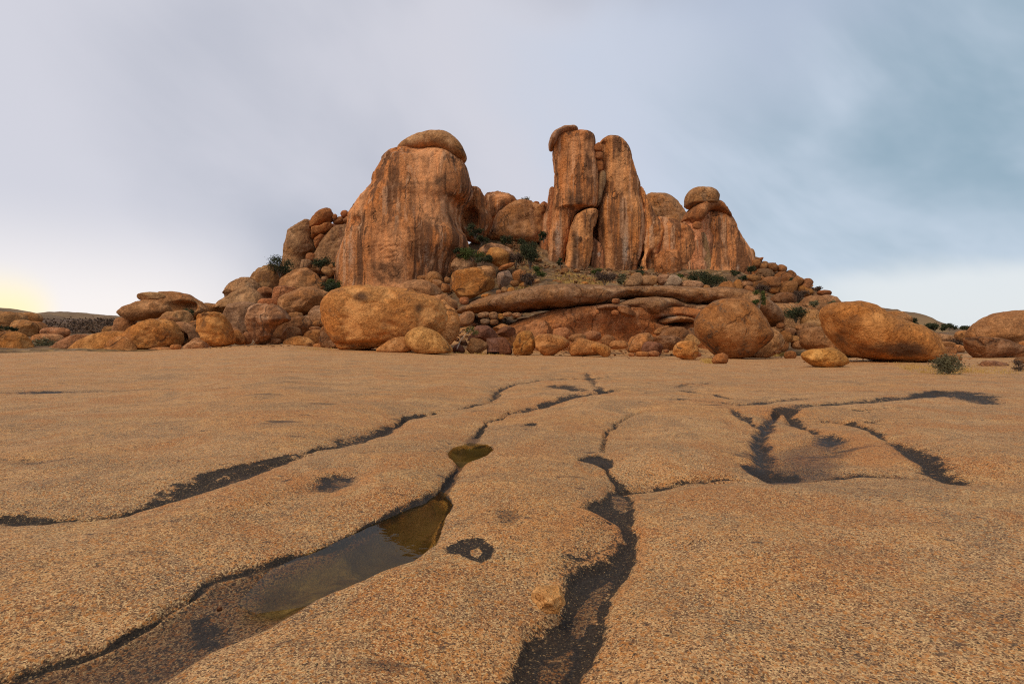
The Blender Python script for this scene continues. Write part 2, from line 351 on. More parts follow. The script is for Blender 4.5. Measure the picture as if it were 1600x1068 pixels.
# lines: (points (px, py, half width in m), depth m, black, algae, rust, damp)
LINES = [
 # broad sags that leave the swellings between them standing
 ([(0,812,.5),(190,795,.5),(390,738,.5),(470,716,.45),(600,668,.6),(700,635,.8),(785,605,1.)], .10, 0, 0, .25, 0),
 ([(0,1065,.5),(260,985,.55),(430,915,.5),(600,850,.45),(690,785,.3),(715,735,.3),(735,706,.35),(760,662,.5),(840,632,.8)], .09, 0, 0, .2, 0),
 ([(820,1068,.4),(880,980,.4),(940,900,.4),(980,820,.45),(975,755,.6),(940,718,.5),(950,680,.5),(990,642,.6)], .08, 0, 0, .35, 0),
 ([(1000,750,.4),(1130,740,.45),(1250,736,.6),(1350,736,.7),(1480,741,.6),(1620,748,.5)], .12, 0, 0, .2, .12),
 ([(1190,725,.5),(1188,690,.5),(1205,650,.8)], .10, 0, 0, .2, .15), ([(1290,650,.7),(1350,668,.6),(1400,690,.5),(1440,715,.5),(1490,741,.5)], .08, 0, 0, .3, .1),
 ([(1240,648,.6),(1280,675,.6),(1300,700,.6)], .07, 0, 0, .3, 0),
 ([(380,820,.25),(460,790,.25),(520,765,.3),(560,752,.2)], .04, 0, 0, .5, .25),
 # left gully with black crust
 ([(0,806,.05),(70,810,.10),(120,803,.05)], .03, .8, 0, .4, 0), ([(55,812,.05),(150,806,.07),(230,790,.06)], .02, .6, 0, .3, 0),
 ([(140,806,.05),(200,795,.10),(260,782,.17),(330,760,.20),(400,738,.20),(450,720,.15),(478,714,.06)], .05, .74, 0, .35, .2),
 ([(250,787,.05),(330,766,.06),(400,747,.05),(450,728,.04)], .03, .95, 0, 0, 0), ([(330,748,.06),(400,727,.06),(460,712,.05)], .02, .95, 0, 0, 0),
 ([(470,712,.04),(500,700,.07),(540,690,.30),(580,678,.34),(620,660,.25),(640,650,.12)], .05, .66, 0, .45, .25),
 ([(500,702,.06),(560,692,.08),(600,672,.10),(640,648,.08),(680,640,.12)], .03, .95, 0, 0, 0),
 ([(630,654,.12),(680,640,.12),(720,635,.08),(770,620,.10),(778,605,.10),(800,597,.12),(850,592,.12),(930,587,.10),(960,584,.06)], .07, .62, 0, .3, 0),
 ([(800,640,.05),(760,655,.05),(745,675,.06)], .05, .75, 0, .2, 0), ([(745,674,.08),(738,690,.08)], .03, 0, 0, 0, .75),
 ([(800,640,.10),(850,628,.14),(900,618,.16),(960,612,.12)], .06, .6, 0, .35, 0),
 ([(690,772,.05),(702,755,.06),(708,740,.04),(722,722,.05),(724,716,.05)], .06, 0, 0, 0, .8),
 ([(688,768,.015),(700,750,.02),(706,738,.015),(714,727,.015)], .02, 1, 0, 0, 0),
 # dark undercut along the pool's upper bank
 ([(0,1042,.03),(80,1014,.03),(160,991,.02),(240,957,.02),(300,926,.012)], .03, .85, 0, .1, .3),
 ([(300,926,.012),(330,904,.02),(420,881,.025),(490,861,.03),(560,829,.03),(630,797,.03),(688,768,.025),(703,780,.02),(694,812,.015),(672,850,.015)], .02, .72, 0, .1, .5),
 # right gully
 ([(940,722,.03),(955,735,.05),(968,745,.06),(985,756,.07)], .03, .75, 0, .3, .2),
 ([(960,752,.05),(1010,746,.10),(1070,742,.12),(1130,739,.10),(1190,741,.08)], .05, .68, 0, .5, .1), ([(1100,745,.04),(1160,748,.07),(1195,760,.07)], .04, .7, 0, .7, 0),
 ([(1210,640,.12),(1200,655,.14),(1190,672,.16),(1186,690,.17),(1190,708,.20),(1190,722,.25)], .07, .62, 0, .3, .55),
 ([(1165,716,.06),(1190,722,.14),(1240,727,.12)], .03, .75, 0, .2, .4),
 ([(1150,640,.15),(1165,652,.12),(1185,662,.12)], .05, .6, 0, .5, .3),
 ([(1205,642,.20),(1260,634,.16),(1330,631,.18),(1400,627,.18),(1450,620,.14),(1470,615,.1)], .06, .64, 0, .2, 0),
 ([(1234,640,.15),(1245,652,.18),(1262,663,.15),(1280,674,.14)], .06, .75, 0, .3, .2),
 ([(1288,650,.05),(1330,657,.14),(1365,672,.13),(1400,690,.13),(1420,702,.20),(1450,720,.24),(1485,738,.22)], .06, .72, 0, .3, .3),
 ([(1320,655,.10),(1370,660,.14)], .03, .6, 0, .2, 0), ([(1330,644,.08),(1420,641,.10)], .03, .5, 0, 0, 0),
 ([(1235,737,.06),(1340,735,.08),(1430,740,.10),(1490,743,.06)], .04, .6, 0, .4, .5),
 ([(1440,625,.15),(1490,618,.4),(1510,622,.4),(1540,634,.25)], .03, .72, 0, 0, .4),
 ([(1000,640,.06),(960,655,.05),(946,680,.06),(940,702,.05)], .05, .5, 0, .2, .4),
 ([(870,602,.25),(890,606,.25),(905,612,.12)], .04, .7, 0, .3, 0), ([(1000,598,.1),(1060,602,.12),(1110,595,.1)], .04, .5, 0, .2, 0),
 ([(915,582,.12),(935,605,.1),(945,615,.08)], .04, .55, 0, .2, 0),
 ([(850,628,.1),(1000,605,.1),(1090,603,.12)], .03, .35, 0, .2, 0), ([(1050,625,.1),(1150,632,.12),(1220,626,.12),(1260,622,.1)], .04, .6, 0, .2, 0),
 ([(1070,610,.1),(1120,615,.12),(1140,622,.1)], .04, .6, 0, .2, 0), ([(0,617,.15),(60,616,.35),(110,616,.1)], .03, .55, 0, 0, .35),
 ([(60,617,.15),(200,613,.2),(260,612,.12)], .02, .38, 0, 0, .2),
 ([(0,730,.2),(60,731,.25),(110,728,.12)], .02, .2, 0, 0, .45), ([(150,600,.6),(260,595,.8)], .02, .1, 0, 0, .2),
]
# patches: (points, edge softness m, depth m, black, algae, rust, damp)
POOL_BANK = [(-60,1058),(0,1042),(80,1014),(160,991),(240,957),(300,926),(330,904),(420,881),(490,861),(560,829),(630,797),(686,768),(702,780),(692,812),(668,850),(645,880),(600,898),(560,917),(520,927),(470,950),(420,978),(370,992),(330,1003),(290,1028),(240,1068),(200,1110),(-60,1110)]
POOL_DEEP = [(400,905),(450,885),(500,868),(560,840),(620,808),(680,778),(695,785),(685,812),(660,848),(640,868),(600,885),(550,905),(500,922),(440,945),(395,940)]
PATCHES = [
 (POOL_BANK, .10, .055, 0, .12, .2, .7), (POOL_DEEP, .22, .075, 0, .75, 0, -.4),
 ([(540,850),(600,815),(680,778),(693,788),(683,812),(660,845),(640,866),(600,880),(575,895)], .12, .03, 0, .75, 0, .5),
 ([(330,915),(400,890),(395,915),(340,930)], .12, 0, .2, 0, 0, .6), ([(130,1040),(260,975),(285,985),(270,1010),(150,1080)], .15, .0, 0, 0, 0, 1.),
 ([(290,950),(330,940),(350,960),(350,985),(320,998),(300,985)], .06, -.01, .62, 0, 0, 0),
 ([(703,708),(712,700),(735,695),(760,697),(770,704),(758,714),(735,719),(712,721)], .10, .07, 0, .8, .1, .6),
 ([(704,704),(722,696),(750,693),(772,698),(768,704),(735,702)], .06, 0, .5, 0, 0, .3),
 ([(816,663),(830,658),(846,662),(840,668),(822,668)], .12, .05, .95, 0, .4, .3),
 ([(490,760),(520,752),(560,754),(550,768),(515,778),(480,776)], .15, .03, .62, 0, .5, .4),
 ([(515,763),(530,757),(545,762),(530,770)], .08, 0, -.5, 0, 0, .3),
 ([(690,858),(715,850),(750,850),(776,862),(772,876),(755,886),(735,880),(720,872),(700,870)], .05, .012, .95, 0, .3, .2),
 ([(735,864),(748,860),(756,868),(748,877),(738,873)], .025, 0, -1.6, 0, 0, -.2),
 ([(765,810),(800,803),(825,815),(810,830),(775,835)], .12, .01, .12, 0, .5, .55),
 ([(900,718),(915,709),(938,707),(955,715),(962,727),(945,730),(930,726)], .07, .04, .9, 0, .1, .5),
 ([(905,724),(930,722),(945,732),(920,738),(905,732)], .06, .0, 0, 0, .9, 0),
 # black gully in the middle foreground
 ([(780,1080),(792,1040),(812,1000),(822,965),(868,950),(880,925),(885,895),(905,880),(950,865),(978,840),(968,822),(945,812),(905,800),(915,790),(935,780),(950,762),(975,752),(990,765),(992,790),(998,815),(1000,850),(985,885),(962,920),(950,955),(945,990),(915,1030),(895,1080)], .07, .045, .82, 0, .5, .25),
 ([(815,1080),(830,1030),(850,1000),(895,985),(905,1000),(880,1040),(860,1080)], .06, -.01, -.75, 0, 0, .75),
 ([(890,955),(905,925),(925,900),(950,885),(960,890),(945,915),(925,950),(905,975),(890,970)], .05, -.01, -1.0, 0, 0, .7),
 ([(850,895),(880,850),(905,815),(960,800),(990,830),(985,880),(940,915),(900,915)], .12, .0, .40, 0, .3, .25), ([(800,1000),(860,960),(960,960),(960,1000),(930,1080),(770,1080)], .12, 0, .22, 0, 0, .1),
 ([(950,768),(970,762),(985,775),(980,795),(955,785)], .08, 0, -.6, 0, .2, .3), ([(900,830),(930,815),(960,830),(950,850),(905,860)], .1, 0, -.5, 0, .5, .1),
 ([(1215,690),(1275,676),(1325,683),(1345,697),(1335,722),(1240,738),(1190,732)], .35, .05, .12, 0, .2, .5),
 ([(1270,676),(1310,676),(1335,688),(1290,695)], .25, .03, .55, 0, .2, .3),
 ([(960,556),(1050,552),(1180,555),(1250,553),(1255,562),(1100,566),(1000,562)], 2.2, 0, 0, 0, .0, .0),
 ([(1160,715),(1240,720),(1330,730),(1440,736),(1500,741),(1340,738),(1200,740)], .25, .03, .15, 0, 0, .45),
]
LINES = [([(*flat(a, b), c*(1 if r[1] <= 0 else 1.2 if b < 638 else .6 if b < 745 else 1)) for a, b, c in P], *r) for P, *r in LINES]
PATCHES = [([flat(a, b) for a, b in P], *r) for P, *r in PATCHES]
def slab_relief(X, Y):
    n = len(X); dz = np.zeros(n); mk = np.zeros((n, 4))
    P2 = np.stack([X, Y, np.zeros(n)], 1)
    wx = fbm(P2*2.6, 3, 31)*.10; wy = fbm(P2*2.6+40, 3, 41)*.10
    wx += fbm(P2*9, 2, 33)*.025; wy += fbm(P2*9+9, 2, 35)*.025
    sc = np.clip(np.hypot(X, Y)/8, .45, 1.6); Xw = X+wx*sc; Yw = Y+wy*sc
    for P, dep, bl, al, ru, da in LINES:
        xs = [p[0] for p in P]; ys = [p[1] for p in P]; mw = max(p[2] for p in P)*3+.3
        k = np.nonzero((X > min(xs)-mw) & (X < max(xs)+mw) & (Y > min(ys)-mw) & (Y < max(ys)+mw))[0]
        if not len(k): continue
        d, wd = seg_dist(Xw[k], Yw[k], P); q = d/wd
        g = np.exp(-(q*.85)**2*1.1)
        if bl > 0: q = q+fbm(P2[k]*5., 3, 51)*1.1+fbm(P2[k]*1.3, 2, 52)*.9
        dz[k] -= dep*(1.05 if mw > 1.2 else 1.2)*g; s = 1-sstep(.2, 2.1, q)
        mk[k, 0] += bl*s; mk[k, 1] += al*s; mk[k, 3] += da*s
        mk[k, 2] += ru*np.exp(-((q-1.25)/.5)**2)
    for P, ed, dep, bl, al, ru, da in PATCHES:
        xs = [p[0] for p in P]; ys = [p[1] for p in P]; mw = ed*2+.3
        k = np.nonzero((X > min(xs)-mw) & (X < max(xs)+mw) & (Y > min(ys)-mw) & (Y < max(ys)+mw))[0]
        if not len(k): continue
        d = poly_sd(Xw[k], Yw[k], P)
        s = sstep(-ed*.5, ed*.9, d)
        dz[k] -= dep*s; mk[k, 0] += bl*s; mk[k, 1] += al*s; mk[k, 3] += da*s
        mk[k, 2] += ru*np.exp(-((d+ed*.6)/(ed*.7))**2)
    return dz, np.clip(mk, 0, 1.2)

th_front = np.radians(np.linspace(-48.5, 48.5, 1001))
th_side = np.radians(np.linspace(48.5, 311.5, 61))[1:-1]
TH = np.concatenate([th_front, th_side])
R = np.concatenate([np.linspace(.3, 1.7, 6)[:-1], EYE*F/np.linspace(EYE*F/1.7, EYE*F/45, 560), np.linspace(46, 60, 22),
                    np.linspace(61, 135, 120), np.geomspace(139, 6000, 34)])
K_EDGE = int(np.searchsorted(R, 66))
def ground_piece(r, name, mat, closed_centre=False):
    T, RR = np.meshgrid(TH, r); X = RR*np.sin(T); Y = RR*np.cos(T)
    ta = np.clip(np.where(T > math.pi, T-2*math.pi, T), -1.05, 1.05)
    px = np.clip(CX+F*np.tan(ta), -650, 2250); De = RR*np.cos(ta)
    z = base_z(px, De)
    P3 = np.stack([X.ravel(), Y.ravel(), np.zeros(X.size)], 1); z = z.ravel(); Dv = RR.ravel()
    fade = 1/(1+(Dv/70)**2)
    z += (fbm(P3*.33, 3, 3)*.10*np.clip(Dv/6, .25, 1)+fbm(P3*1.1, 3, 5)*.055)*fade
    z += fbm(P3*6., 3, 7)*.012*(1/(1+(Dv/12)**2))
    hs = sstep(62, 72, Dv)*(1-sstep(300, 600, Dv))
    z += fbm(P3*.16, 4, 11)*1.1*hs
    far = sstep(300, 1500, Dv); z = z*(1-far)-far*2
    mk = np.zeros((X.size, 4))
    if r[0] < 40:
        k = np.nonzero((Dv < 62) & (np.abs(ta.ravel()) < .95))[0]
        dzz, m4 = slab_relief(P3[k, 0], P3[k, 1]); z[k] += dzz; mk[k] = m4
    V = np.stack([X.ravel(), Y.ravel(), z], 1); nc = len(TH); nr = len(r)
    i, j = np.meshgrid(np.arange(nr-1), np.arange(nc), indexing='ij'); j2 = (j+1) % nc
    Q = np.stack([i*nc+j, i*nc+j2, (i+1)*nc+j2, (i+1)*nc+j], -1).reshape(-1, 4)[:, ::-1]
    tr = None
    if closed_centre:
        V = np.vstack([V, [[0, 0, float(z[:nc].mean())]]]); mk = np.vstack([mk, np.zeros((1, 4))]); jj = np.arange(nc)
        tr = np.stack([np.full(nc, len(V)-1), (jj+1) % nc, jj], 1)[:, ::-1]
    me = make_mesh(name, V, Q, tr); set_attr(me, 'mask', mk)
    o = link(name, me, mat); o['kind'] = 'structure'; return o
ground_piece(R[:K_EDGE+1], 'ground', M_SLAB, True)
ground_piece(R[K_EDGE:], 'hillside', M_EARTH)

def water(name, P, z):
    pts = [flat(a, b) for a, b in P]
    V = [(x, y, z) for x, y in pts]; me = bpy.data.meshes.new(name); me.from_pydata(V, [], [list(range(len(V)))]); me.update()
    if me.polygons[0].normal.z < 0: me.flip_normals()
    o = link(name, me, M_WATER); o['kind'] = 'structure'; return o

# ------------------------------------------------------------------ rocks
C = {'orange': (.60, .275, .085, .45), 'gold': (.68, .325, .108, .5), 'brown': (.51, .25, .105, .5), 'grey': (.42, .235, .118, .5), 'red': (.55, .235, .092, .4),
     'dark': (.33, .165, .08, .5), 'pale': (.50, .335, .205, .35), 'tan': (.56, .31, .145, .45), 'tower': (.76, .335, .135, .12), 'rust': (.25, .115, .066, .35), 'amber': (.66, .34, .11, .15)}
def E(cx, cy, rx, ry, rot=0, n=2.6):
    a = np.linspace(0, 2*np.pi, 17)[:-1]; r = math.radians(rot)
    x = rx*np.sign(np.cos(a))*np.abs(np.cos(a))**(2/n); y = ry*np.sign(np.sin(a))*np.abs(np.sin(a))**(2/n)
    return [(cx+u*math.cos(r)+v*math.sin(r), cy-u*math.sin(r)+v*math.cos(r)) for u, v in zip(x, y)]
def spline(P, k=8):
    P = np.asarray(P, float); out = []
    n = len(P); t = np.linspace(0, 1, k, endpoint=False)[:, None]
    for i in range(n):
        p0, p1, p2, p3 = P[i-1], P[i], P[(i+1) % n], P[(i+2) % n]
        out.append(.5*((2*p1)+(p2-p0)*t+(2*p0-5*p1+4*p2-p3)*t**2+(3*p1-p0-3*p2+p3)*t**3))
    return np.vstack(out)
PLACES = []; ROCKS = {}; _seed = [100]
def rock(name, label, shape, col, cat='boulder', D=None, back=.55, mode='row', dr=.85, n=2.3, amp=1., cuts=5, skirt=0., mat=None, dents=(), marks=(), group=None, flute=0., key=None, dmax=None, res=1., sharp=0, planes=(), ground=None, dexp=.7):
    _seed[0] += 7; sd = _seed[0]; rg = np.random.default_rng(sd)
    S = spline(shape); wpx = np.ptp(S[:, 0]); hpx = np.ptp(S[:, 1])
    bx = S[S[:, 1].argmax(), 0]; by = S[:, 1].max()
    half = dr*min(wpx/2, hpx*.75); PLACES.append((S[:, 0].mean(), S[:, 1].mean(), max(wpx, hpx)/2, label))
    if D is None:
        Dh = hit(bx*.5+.5*S[:, 0].mean(), by); D = Dh+back*half*Dh/F
    if skirt:
        low = S[:, 1] > by-.25*hpx; S[low, 1] += skirt*(S[low, 1]-(by-.25*hpx))/(.25*hpx)
    if ground is None: ground = D <= 52.5
    if ground:                                          # let it stand on the slab instead of hovering
        zg = min(float(base_z(x, D)) for x in (S[:, 0].min()*.7+S[:, 0].max()*.3, S[:, 0].mean(), bx))-.06
        pg = HY-(zg-EYE)/D*F
        if pg-by > .4*hpx: D = min(D, hit(bx, by)+.3*half*D/F)
        elif pg > by: low = S[:, 1] > by-.3*hpx; S[low, 1] += (pg-by)*((S[low, 1]-(by-.3*hpx))/(.3*hpx))**1.5
    W2 = (S[:, 0]-CX)/F*D; H2 = EYE+(HY-S[:, 1])/F*D
    Q = np.stack([W2, H2], 1)
    if mode == 'col': Q = Q[:, ::-1]
    # rows along Q[:,1], extents along Q[:,0]
    lo, hi = Q[:, 1].min(), Q[:, 1].max(); ext = hi-lo
    across = (wpx if mode == 'row' else hpx); along = (hpx if mode == 'row' else wpx)
    na = int(np.clip(across*1.25*res, 14, 260)); nr = int(np.clip(along*.85*res, 9, 210))
    if na % 2: na += 1
    s = (np.arange(nr)+.5)/nr; t = (1-np.cos(np.pi*s))/2; t = .65*t+.35*s; t = (t-t[0]*.6)/(t[-1]-t[0]*.6+t[0]*.6)
    zr = lo+ext*np.clip(t, .004, .996)
    A = Q; B = np.roll(Q, -1, 0); L = np.zeros(nr); Rr = np.zeros(nr)
    for i, z in enumerate(zr):
        k = (A[:, 1] <= z) != (B[:, 1] <= z)
        if not k.any(): L[i], Rr[i] = L[i-1], Rr[i-1]; continue
        xs = A[k, 0]+(z-A[k, 1])/(B[k, 1]-A[k, 1])*(B[k, 0]-A[k, 0]); L[i], Rr[i] = xs.min(), xs.max()
    cc = (L+Rr)/2; ww = (Rr-L)/2; W = ww.max(); dm = dmax or half*D/F
    dd = dm*np.clip(ww/W, 0, 1)**dexp
    ang = np.linspace(0, 2*np.pi, na, endpoint=False)
    ca, sa = np.cos(ang), np.sin(ang); ca = np.sign(ca)*np.abs(ca)**(2/n); sa = np.sign(sa)*np.abs(sa)**(2/n)
    U = cc[:, None]+ww[:, None]*ca; Yv = D+dd[:, None]*sa; Zv = np.repeat(zr[:, None], na, 1)
    V = np.stack([U, Yv, Zv] if mode == 'row' else [Zv, Yv, U], -1).reshape(-1, 3)
    poles = np.array([[cc[0], D, lo], [cc[-1], D, hi]]);
    if mode == 'col': poles = poles[:, ::-1].copy(); poles[:, 1] = D; poles = np.stack([np.array([lo, hi]), np.array([D, D]), np.array([cc[0], cc[-1]])], 1)
    V = np.vstack([V, poles]); i0, i1 = len(V)-2, len(V)-1
    ii, jj = np.meshgrid(np.arange(nr-1), np.arange(na), indexing='ij'); j2 = (jj+1) % na
    quads = np.stack([ii*na+jj, ii*na+j2, (ii+1)*na+j2, (ii+1)*na+jj], -1).reshape(-1, 4)
    j = np.arange(na); b = (nr-1)*na
    tris = np.vstack([np.stack([np.full(na, i0), (j+1) % na, j], 1), np.stack([np.full(na, i1), b+j, b+(j+1) % na], 1)])
    if mode == 'col': quads = quads[:, ::-1]; tris = tris[:, ::-1]
    # flat faces where the rock has broken
    ctr = V.mean(0); size = min(wpx, hpx)/2*D/F
    for _ in range(9 if sharp else min(cuts, 2) if wpx > 75 else cuts):
        nv = rg.normal(size=3); nv[1] = -abs(nv[1])*1.2; nv /= np.linalg.norm(nv)
        pr = (V-ctr)@nv; hcut = pr.max()*(rg.uniform(.55, .82) if sharp else rg.uniform(.76, .93))
        k = pr > hcut; V[k] -= np.outer((pr[k]-hcut)*(1. if sharp else .85), nv)
    for nx, ny, nz, fr_ in planes:
        nv = np.array([nx, ny, nz], float); nv /= np.linalg.norm(nv); pr = (V-ctr)@nv; hcut = pr.max()*fr_
        k = pr > hcut; V[k] -= np.outer(pr[k]-hcut, nv)
    me = make_mesh(name, V, quads, tris)
    nn = np.zeros(len(V)*3, np.float32); me.vertex_normals.foreach_get('vector', nn); nn = nn.reshape(-1, 3)
    off = rg.uniform(-50, 50, 3)
    dsp = size*(.13*fbm(V/(1.25*size)+off, 2, sd)+.075*fbm(V/(.42*size)+off, 3, sd+3))
    if wpx > 25: dsp += min(size*.035, .2)*fbm(V/max(.1*size, .35)+off, 3, sd+5)
    # spalled skin: shallow steps with crisp rims
    sp1 = None
    if wpx > 34:
        q = V/(.55*size)*np.array([1, 1, .45 if flute else 1.])+off; f = fbm(q, 4, sd+9)
        sp1 = sstep(.10, .13, f)*.5+sstep(.24, .27, f)*.5; dsp -= min(size*.05, .5)*sp1*2*(.5 if amp < .6 else 1)
    dsp *= amp
    if flute:
        q = V*np.array([.55, .55, .035])+off; dsp += flute*(fbm(q, 3, sd+11)*.9)
        q = V*np.array([.22, .22, .02])+off; dsp += flute*.8*fbm(q, 2, sd+12)
        q = V*np.array([.34, .34, .05])+off+9; f = fbm(q, 4, sd+13)      # plates that have split away along steep joints
        dsp -= flute*.5*(sstep(.06, .085, f)+sstep(.24, .265, f)-sstep(-.16, -.185, f)*.8)
        dsp *= 1-.8*np.abs(nn[:, 2])**2
    V = V+nn*dsp[:, None]
    mk = None
    if sp1 is not None:
        mk = np.zeros((len(V), 4)); mk[:, 2] = sp1
    if dents or marks:
        px = CX+F*V[:, 0]/V[:, 1]; py = HY-(V[:, 2]-EYE)/V[:, 1]*F; fr = sstep(.5, -.1, nn[:, 1])
        for a, bb, rx, ry, dep in dents:
            V[:, 1] += dep*np.exp(-(((px-a)/rx)**2+((py-bb)/ry)**2)**2)*fr
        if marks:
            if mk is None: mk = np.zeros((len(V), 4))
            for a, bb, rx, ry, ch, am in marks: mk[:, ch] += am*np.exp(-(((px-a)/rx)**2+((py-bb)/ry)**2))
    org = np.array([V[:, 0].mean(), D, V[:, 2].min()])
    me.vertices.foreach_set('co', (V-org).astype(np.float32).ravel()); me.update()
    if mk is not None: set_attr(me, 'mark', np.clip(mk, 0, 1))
    o = link(name, me, mat or M_BOULDER, None, tuple(org)); cc4 = C[col] if isinstance(col, str) else col; jt = (1. if wpx > 75 else rg.uniform(.84, 1.12))*(.80 if group == 'boulders strewn down the right-hand slope' else 1); o.color = (cc4[0]*jt, cc4[1]*jt*(1 if wpx > 75 else rg.uniform(.95, 1.04)), cc4[2]*jt*(1 if wpx > 75 else rg.uniform(.9, 1.15)), cc4[3])
    tag(o, label, cat, group); ROCKS[key or label] = D
    return o
B_LEFT = 'boulders piled on the left shoulder of the koppie'
B_FOOT = 'boulders lying along the foot of the koppie'
B_RIGHT = 'boulders strewn down the right-hand slope'
B_EDGE = 'boulders at the right edge of the slab'
# ---- the two great towers and their neighbours
DL, DR = 106., 110.
rock('rock_tower', 'massive streaked orange rock tower with a slab of stone capping it', [(527,478),(531,447),(539,411),(550,379),(555,345),(567,322),(588,300),(592,284),(601,264),(615,245),(632,238),(645,237),(660,238),(694,246),(721,253),(731,264),(736,283),(737,300),(731,315),(722,325),(719,340),(722,358),(731,376),(731,392),(722,404),(712,420),(705,445),(690,478)], 'tower',
     cat='rock tower', D=DL, dr=.8, n=2.7, mat=M_TOWER, flute=.5, cuts=0, amp=.5, key='towerL', dents=[(715,316,11,9,2.0),(716,345,10,18,1.6),(640,232,30,6,1.2),(556,345,9,8,1.),(700,400,10,25,.8)],
     marks=[(640,288,45,14,0,.45),(690,282,16,12,0,.6),(605,425,40,32,0,.62),(620,350,12,45,0,.5),(548,395,9,40,1,.5),(666,400,8,45,1,.45),(647,330,7,30,1,.4),(655,250,25,8,0,.5)])
rock('capstone', 'long rounded capstone lying across the top of the left tower', [(620,238),(630,226),(647,217),(664,211),(681,209),(700,212),(717,223),(726,236),(729,246),(724,252),(712,251),(694,246),(668,242),(648,242),(630,243)], 'tan', cat='capstone', D=DL-3, mode='col', dmax=4.6, mat=M_BOULDER, cuts=0, amp=.5)
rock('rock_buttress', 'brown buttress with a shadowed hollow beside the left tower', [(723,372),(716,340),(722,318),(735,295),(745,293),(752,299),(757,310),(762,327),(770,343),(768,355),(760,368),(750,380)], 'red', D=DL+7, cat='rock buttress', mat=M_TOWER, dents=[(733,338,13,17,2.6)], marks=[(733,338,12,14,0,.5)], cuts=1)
rock('boulder', 'pale brown rock hump on the skyline just right of the left tower', [(752,350),(754,315),(757,304),(764,298),(777,297),(791,302),(807,309),(813,320),(800,345),(775,352)], 'red', D=DL+20, mat=M_TOWER, marks=[(784,318,5,16,0,.7),(765,320,6,14,0,.3)], amp=.8)
rock('rock_dome', 'grey brown dome rising in the saddle between the two towers', [(764,378),(768,356),(776,338),(788,327),(803,320),(822,318),(843,320),(856,328),(860,350),(858,385)], 'brown', D=DL+12, cat='rock dome', mat=M_LEDGE, marks=[(835,335,20,12,0,.3)])
rock('stone', 'small stone perched on the saddle dome beside the bare shrub', E(837,318,6,3.5), 'red', D=DL+12, cat='stone')
rock('stone', 'stone wedged between the saddle dome and the right towers', E(850,322,6,7), 'red', D=DL+11, cat='stone')
rock('rock_flank', 'tall thin flank of stone left of the split tower', [(842,425),(839,380),(841,355),(846,340),(855,325),(859,295),(868,300),(872,360),(868,425)], 'tower', D=DR+4, cat='rock flank', mat=M_TOWER, flute=.35, cuts=0)
rock('rock_tower', 'split tower with a small capstone, left pillar of the right pair', [(848,445),(853,403),(856,370),(861,330),(863,293),(864,265),(862,235),(867,219),(880,210),(899,208),(917,210),(927,217),(930,246),(934,280),(934,311),(930,326),(915,329),(903,333),(895,350),(890,375),(884,405),(879,445)], 'tower', cat='rock tower', D=DR, dr=.75, n=2.6, mat=M_TOWER, flute=.4, cuts=0, amp=.5, key='tower1',
     marks=[(891,308,9,22,0,.6),(905,313,10,8,0,.5),(872,375,7,45,1,.6),(924,240,5,25,0,.4),(868,230,5,30,0,.3)])
rock('capstone', 'small curved capstone hooked over the left pillar of the right pair', [(859,231),(858,219),(866,209),(881,200),(896,199),(902,203),(900,208),(884,210),(873,217),(865,231)], 'tan', cat='capstone', D=DR-1.5, mode='col', dmax=4., cuts=0, amp=.5)
rock('rock_pillar', 'leaning slab of stone filling the arch under the split tower', [(876,440),(881,425),(888,370),(897,342),(905,332),(918,327),(933,328),(935,336),(928,363),(925,390),(919,420),(910,445),(895,450)], 'tower', cat='rock pillar', D=DR-2.5, dr=.7, mat=M_TOWER, flute=.3, cuts=0, amp=.8, marks=[(898,400,6,35,0,.8),(905,370,10,12,0,.35)])
rock('rock_tower', 'round-topped right tower of the pair standing close together', [(940,445),(936,400),(934,363),(934,325),(940,300),(943,262),(942,232),(938,223),(945,216),(957,214),(970,218),(983,231),(990,256),(998,285),(1001,311),(1006,337),(1007,363),(1002,400),(992,425),(985,450)], 'tower', cat='rock tower', D=DR+1, dr=.75, n=2.5, mat=M_TOWER, flute=.45, cuts=0, amp=.5, key='tower2',
     marks=[(950,240,8,25,0,.4),(955,350,10,60,0,.35),(977,390,6,35,1,.7),(985,415,9,22,0,.5),(975,328,14,6,0,.45)])
rock('rock_splinter', 'narrow splinter of rock between the feet of the right pair', [(923,440),(924,395),(928,370),(936,374),(942,390),(943,420),(940,440)], 'tower', cat='rock splinter', D=DR-1.5, mat=M_TOWER, cuts=1, marks=[(936,397,3,5,1,.9)])
rock('chockstone', 'topmost chockstone jammed in the cleft of the right pair', E(935,230,7,7), 'red', cat='chockstone', D=DR-2)
rock('chockstone', 'round chockstone second from the top in the cleft', E(936,243,6.5,6.5), 'red', cat='chockstone', D=DR-2)
rock('chockstone', 'lowest chockstone in the cleft between the right pair', E(937,259,6,9), 'red', cat='chockstone', D=DR-1.5)
rock('rock_fin', 'thin vertical fin of stone below the chockstones in the cleft', [(933,315),(935,285),(937,269),(944,268),(947,280),(943,297),(936,320)], 'pale', cat='rock fin', D=DR-2, mat=M_TOWER, cuts=1)
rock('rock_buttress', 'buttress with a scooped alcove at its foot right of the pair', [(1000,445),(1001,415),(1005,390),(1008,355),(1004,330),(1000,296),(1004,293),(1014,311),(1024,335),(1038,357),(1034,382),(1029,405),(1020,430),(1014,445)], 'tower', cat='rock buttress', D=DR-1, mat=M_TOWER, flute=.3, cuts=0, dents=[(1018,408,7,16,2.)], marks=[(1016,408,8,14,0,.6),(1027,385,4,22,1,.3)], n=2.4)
rock('rock_dome', 'smooth pale dome on the skyline between the pair and the hatted tower', [(1000,370),(1003,320),(1009,304),(1022,302),(1040,305),(1056,313),(1066,326),(1072,345),(1072,375)], (.64,.33,.145,.3), cat='rock dome', D=DR+14, mat=M_LEDGE, amp=.7)
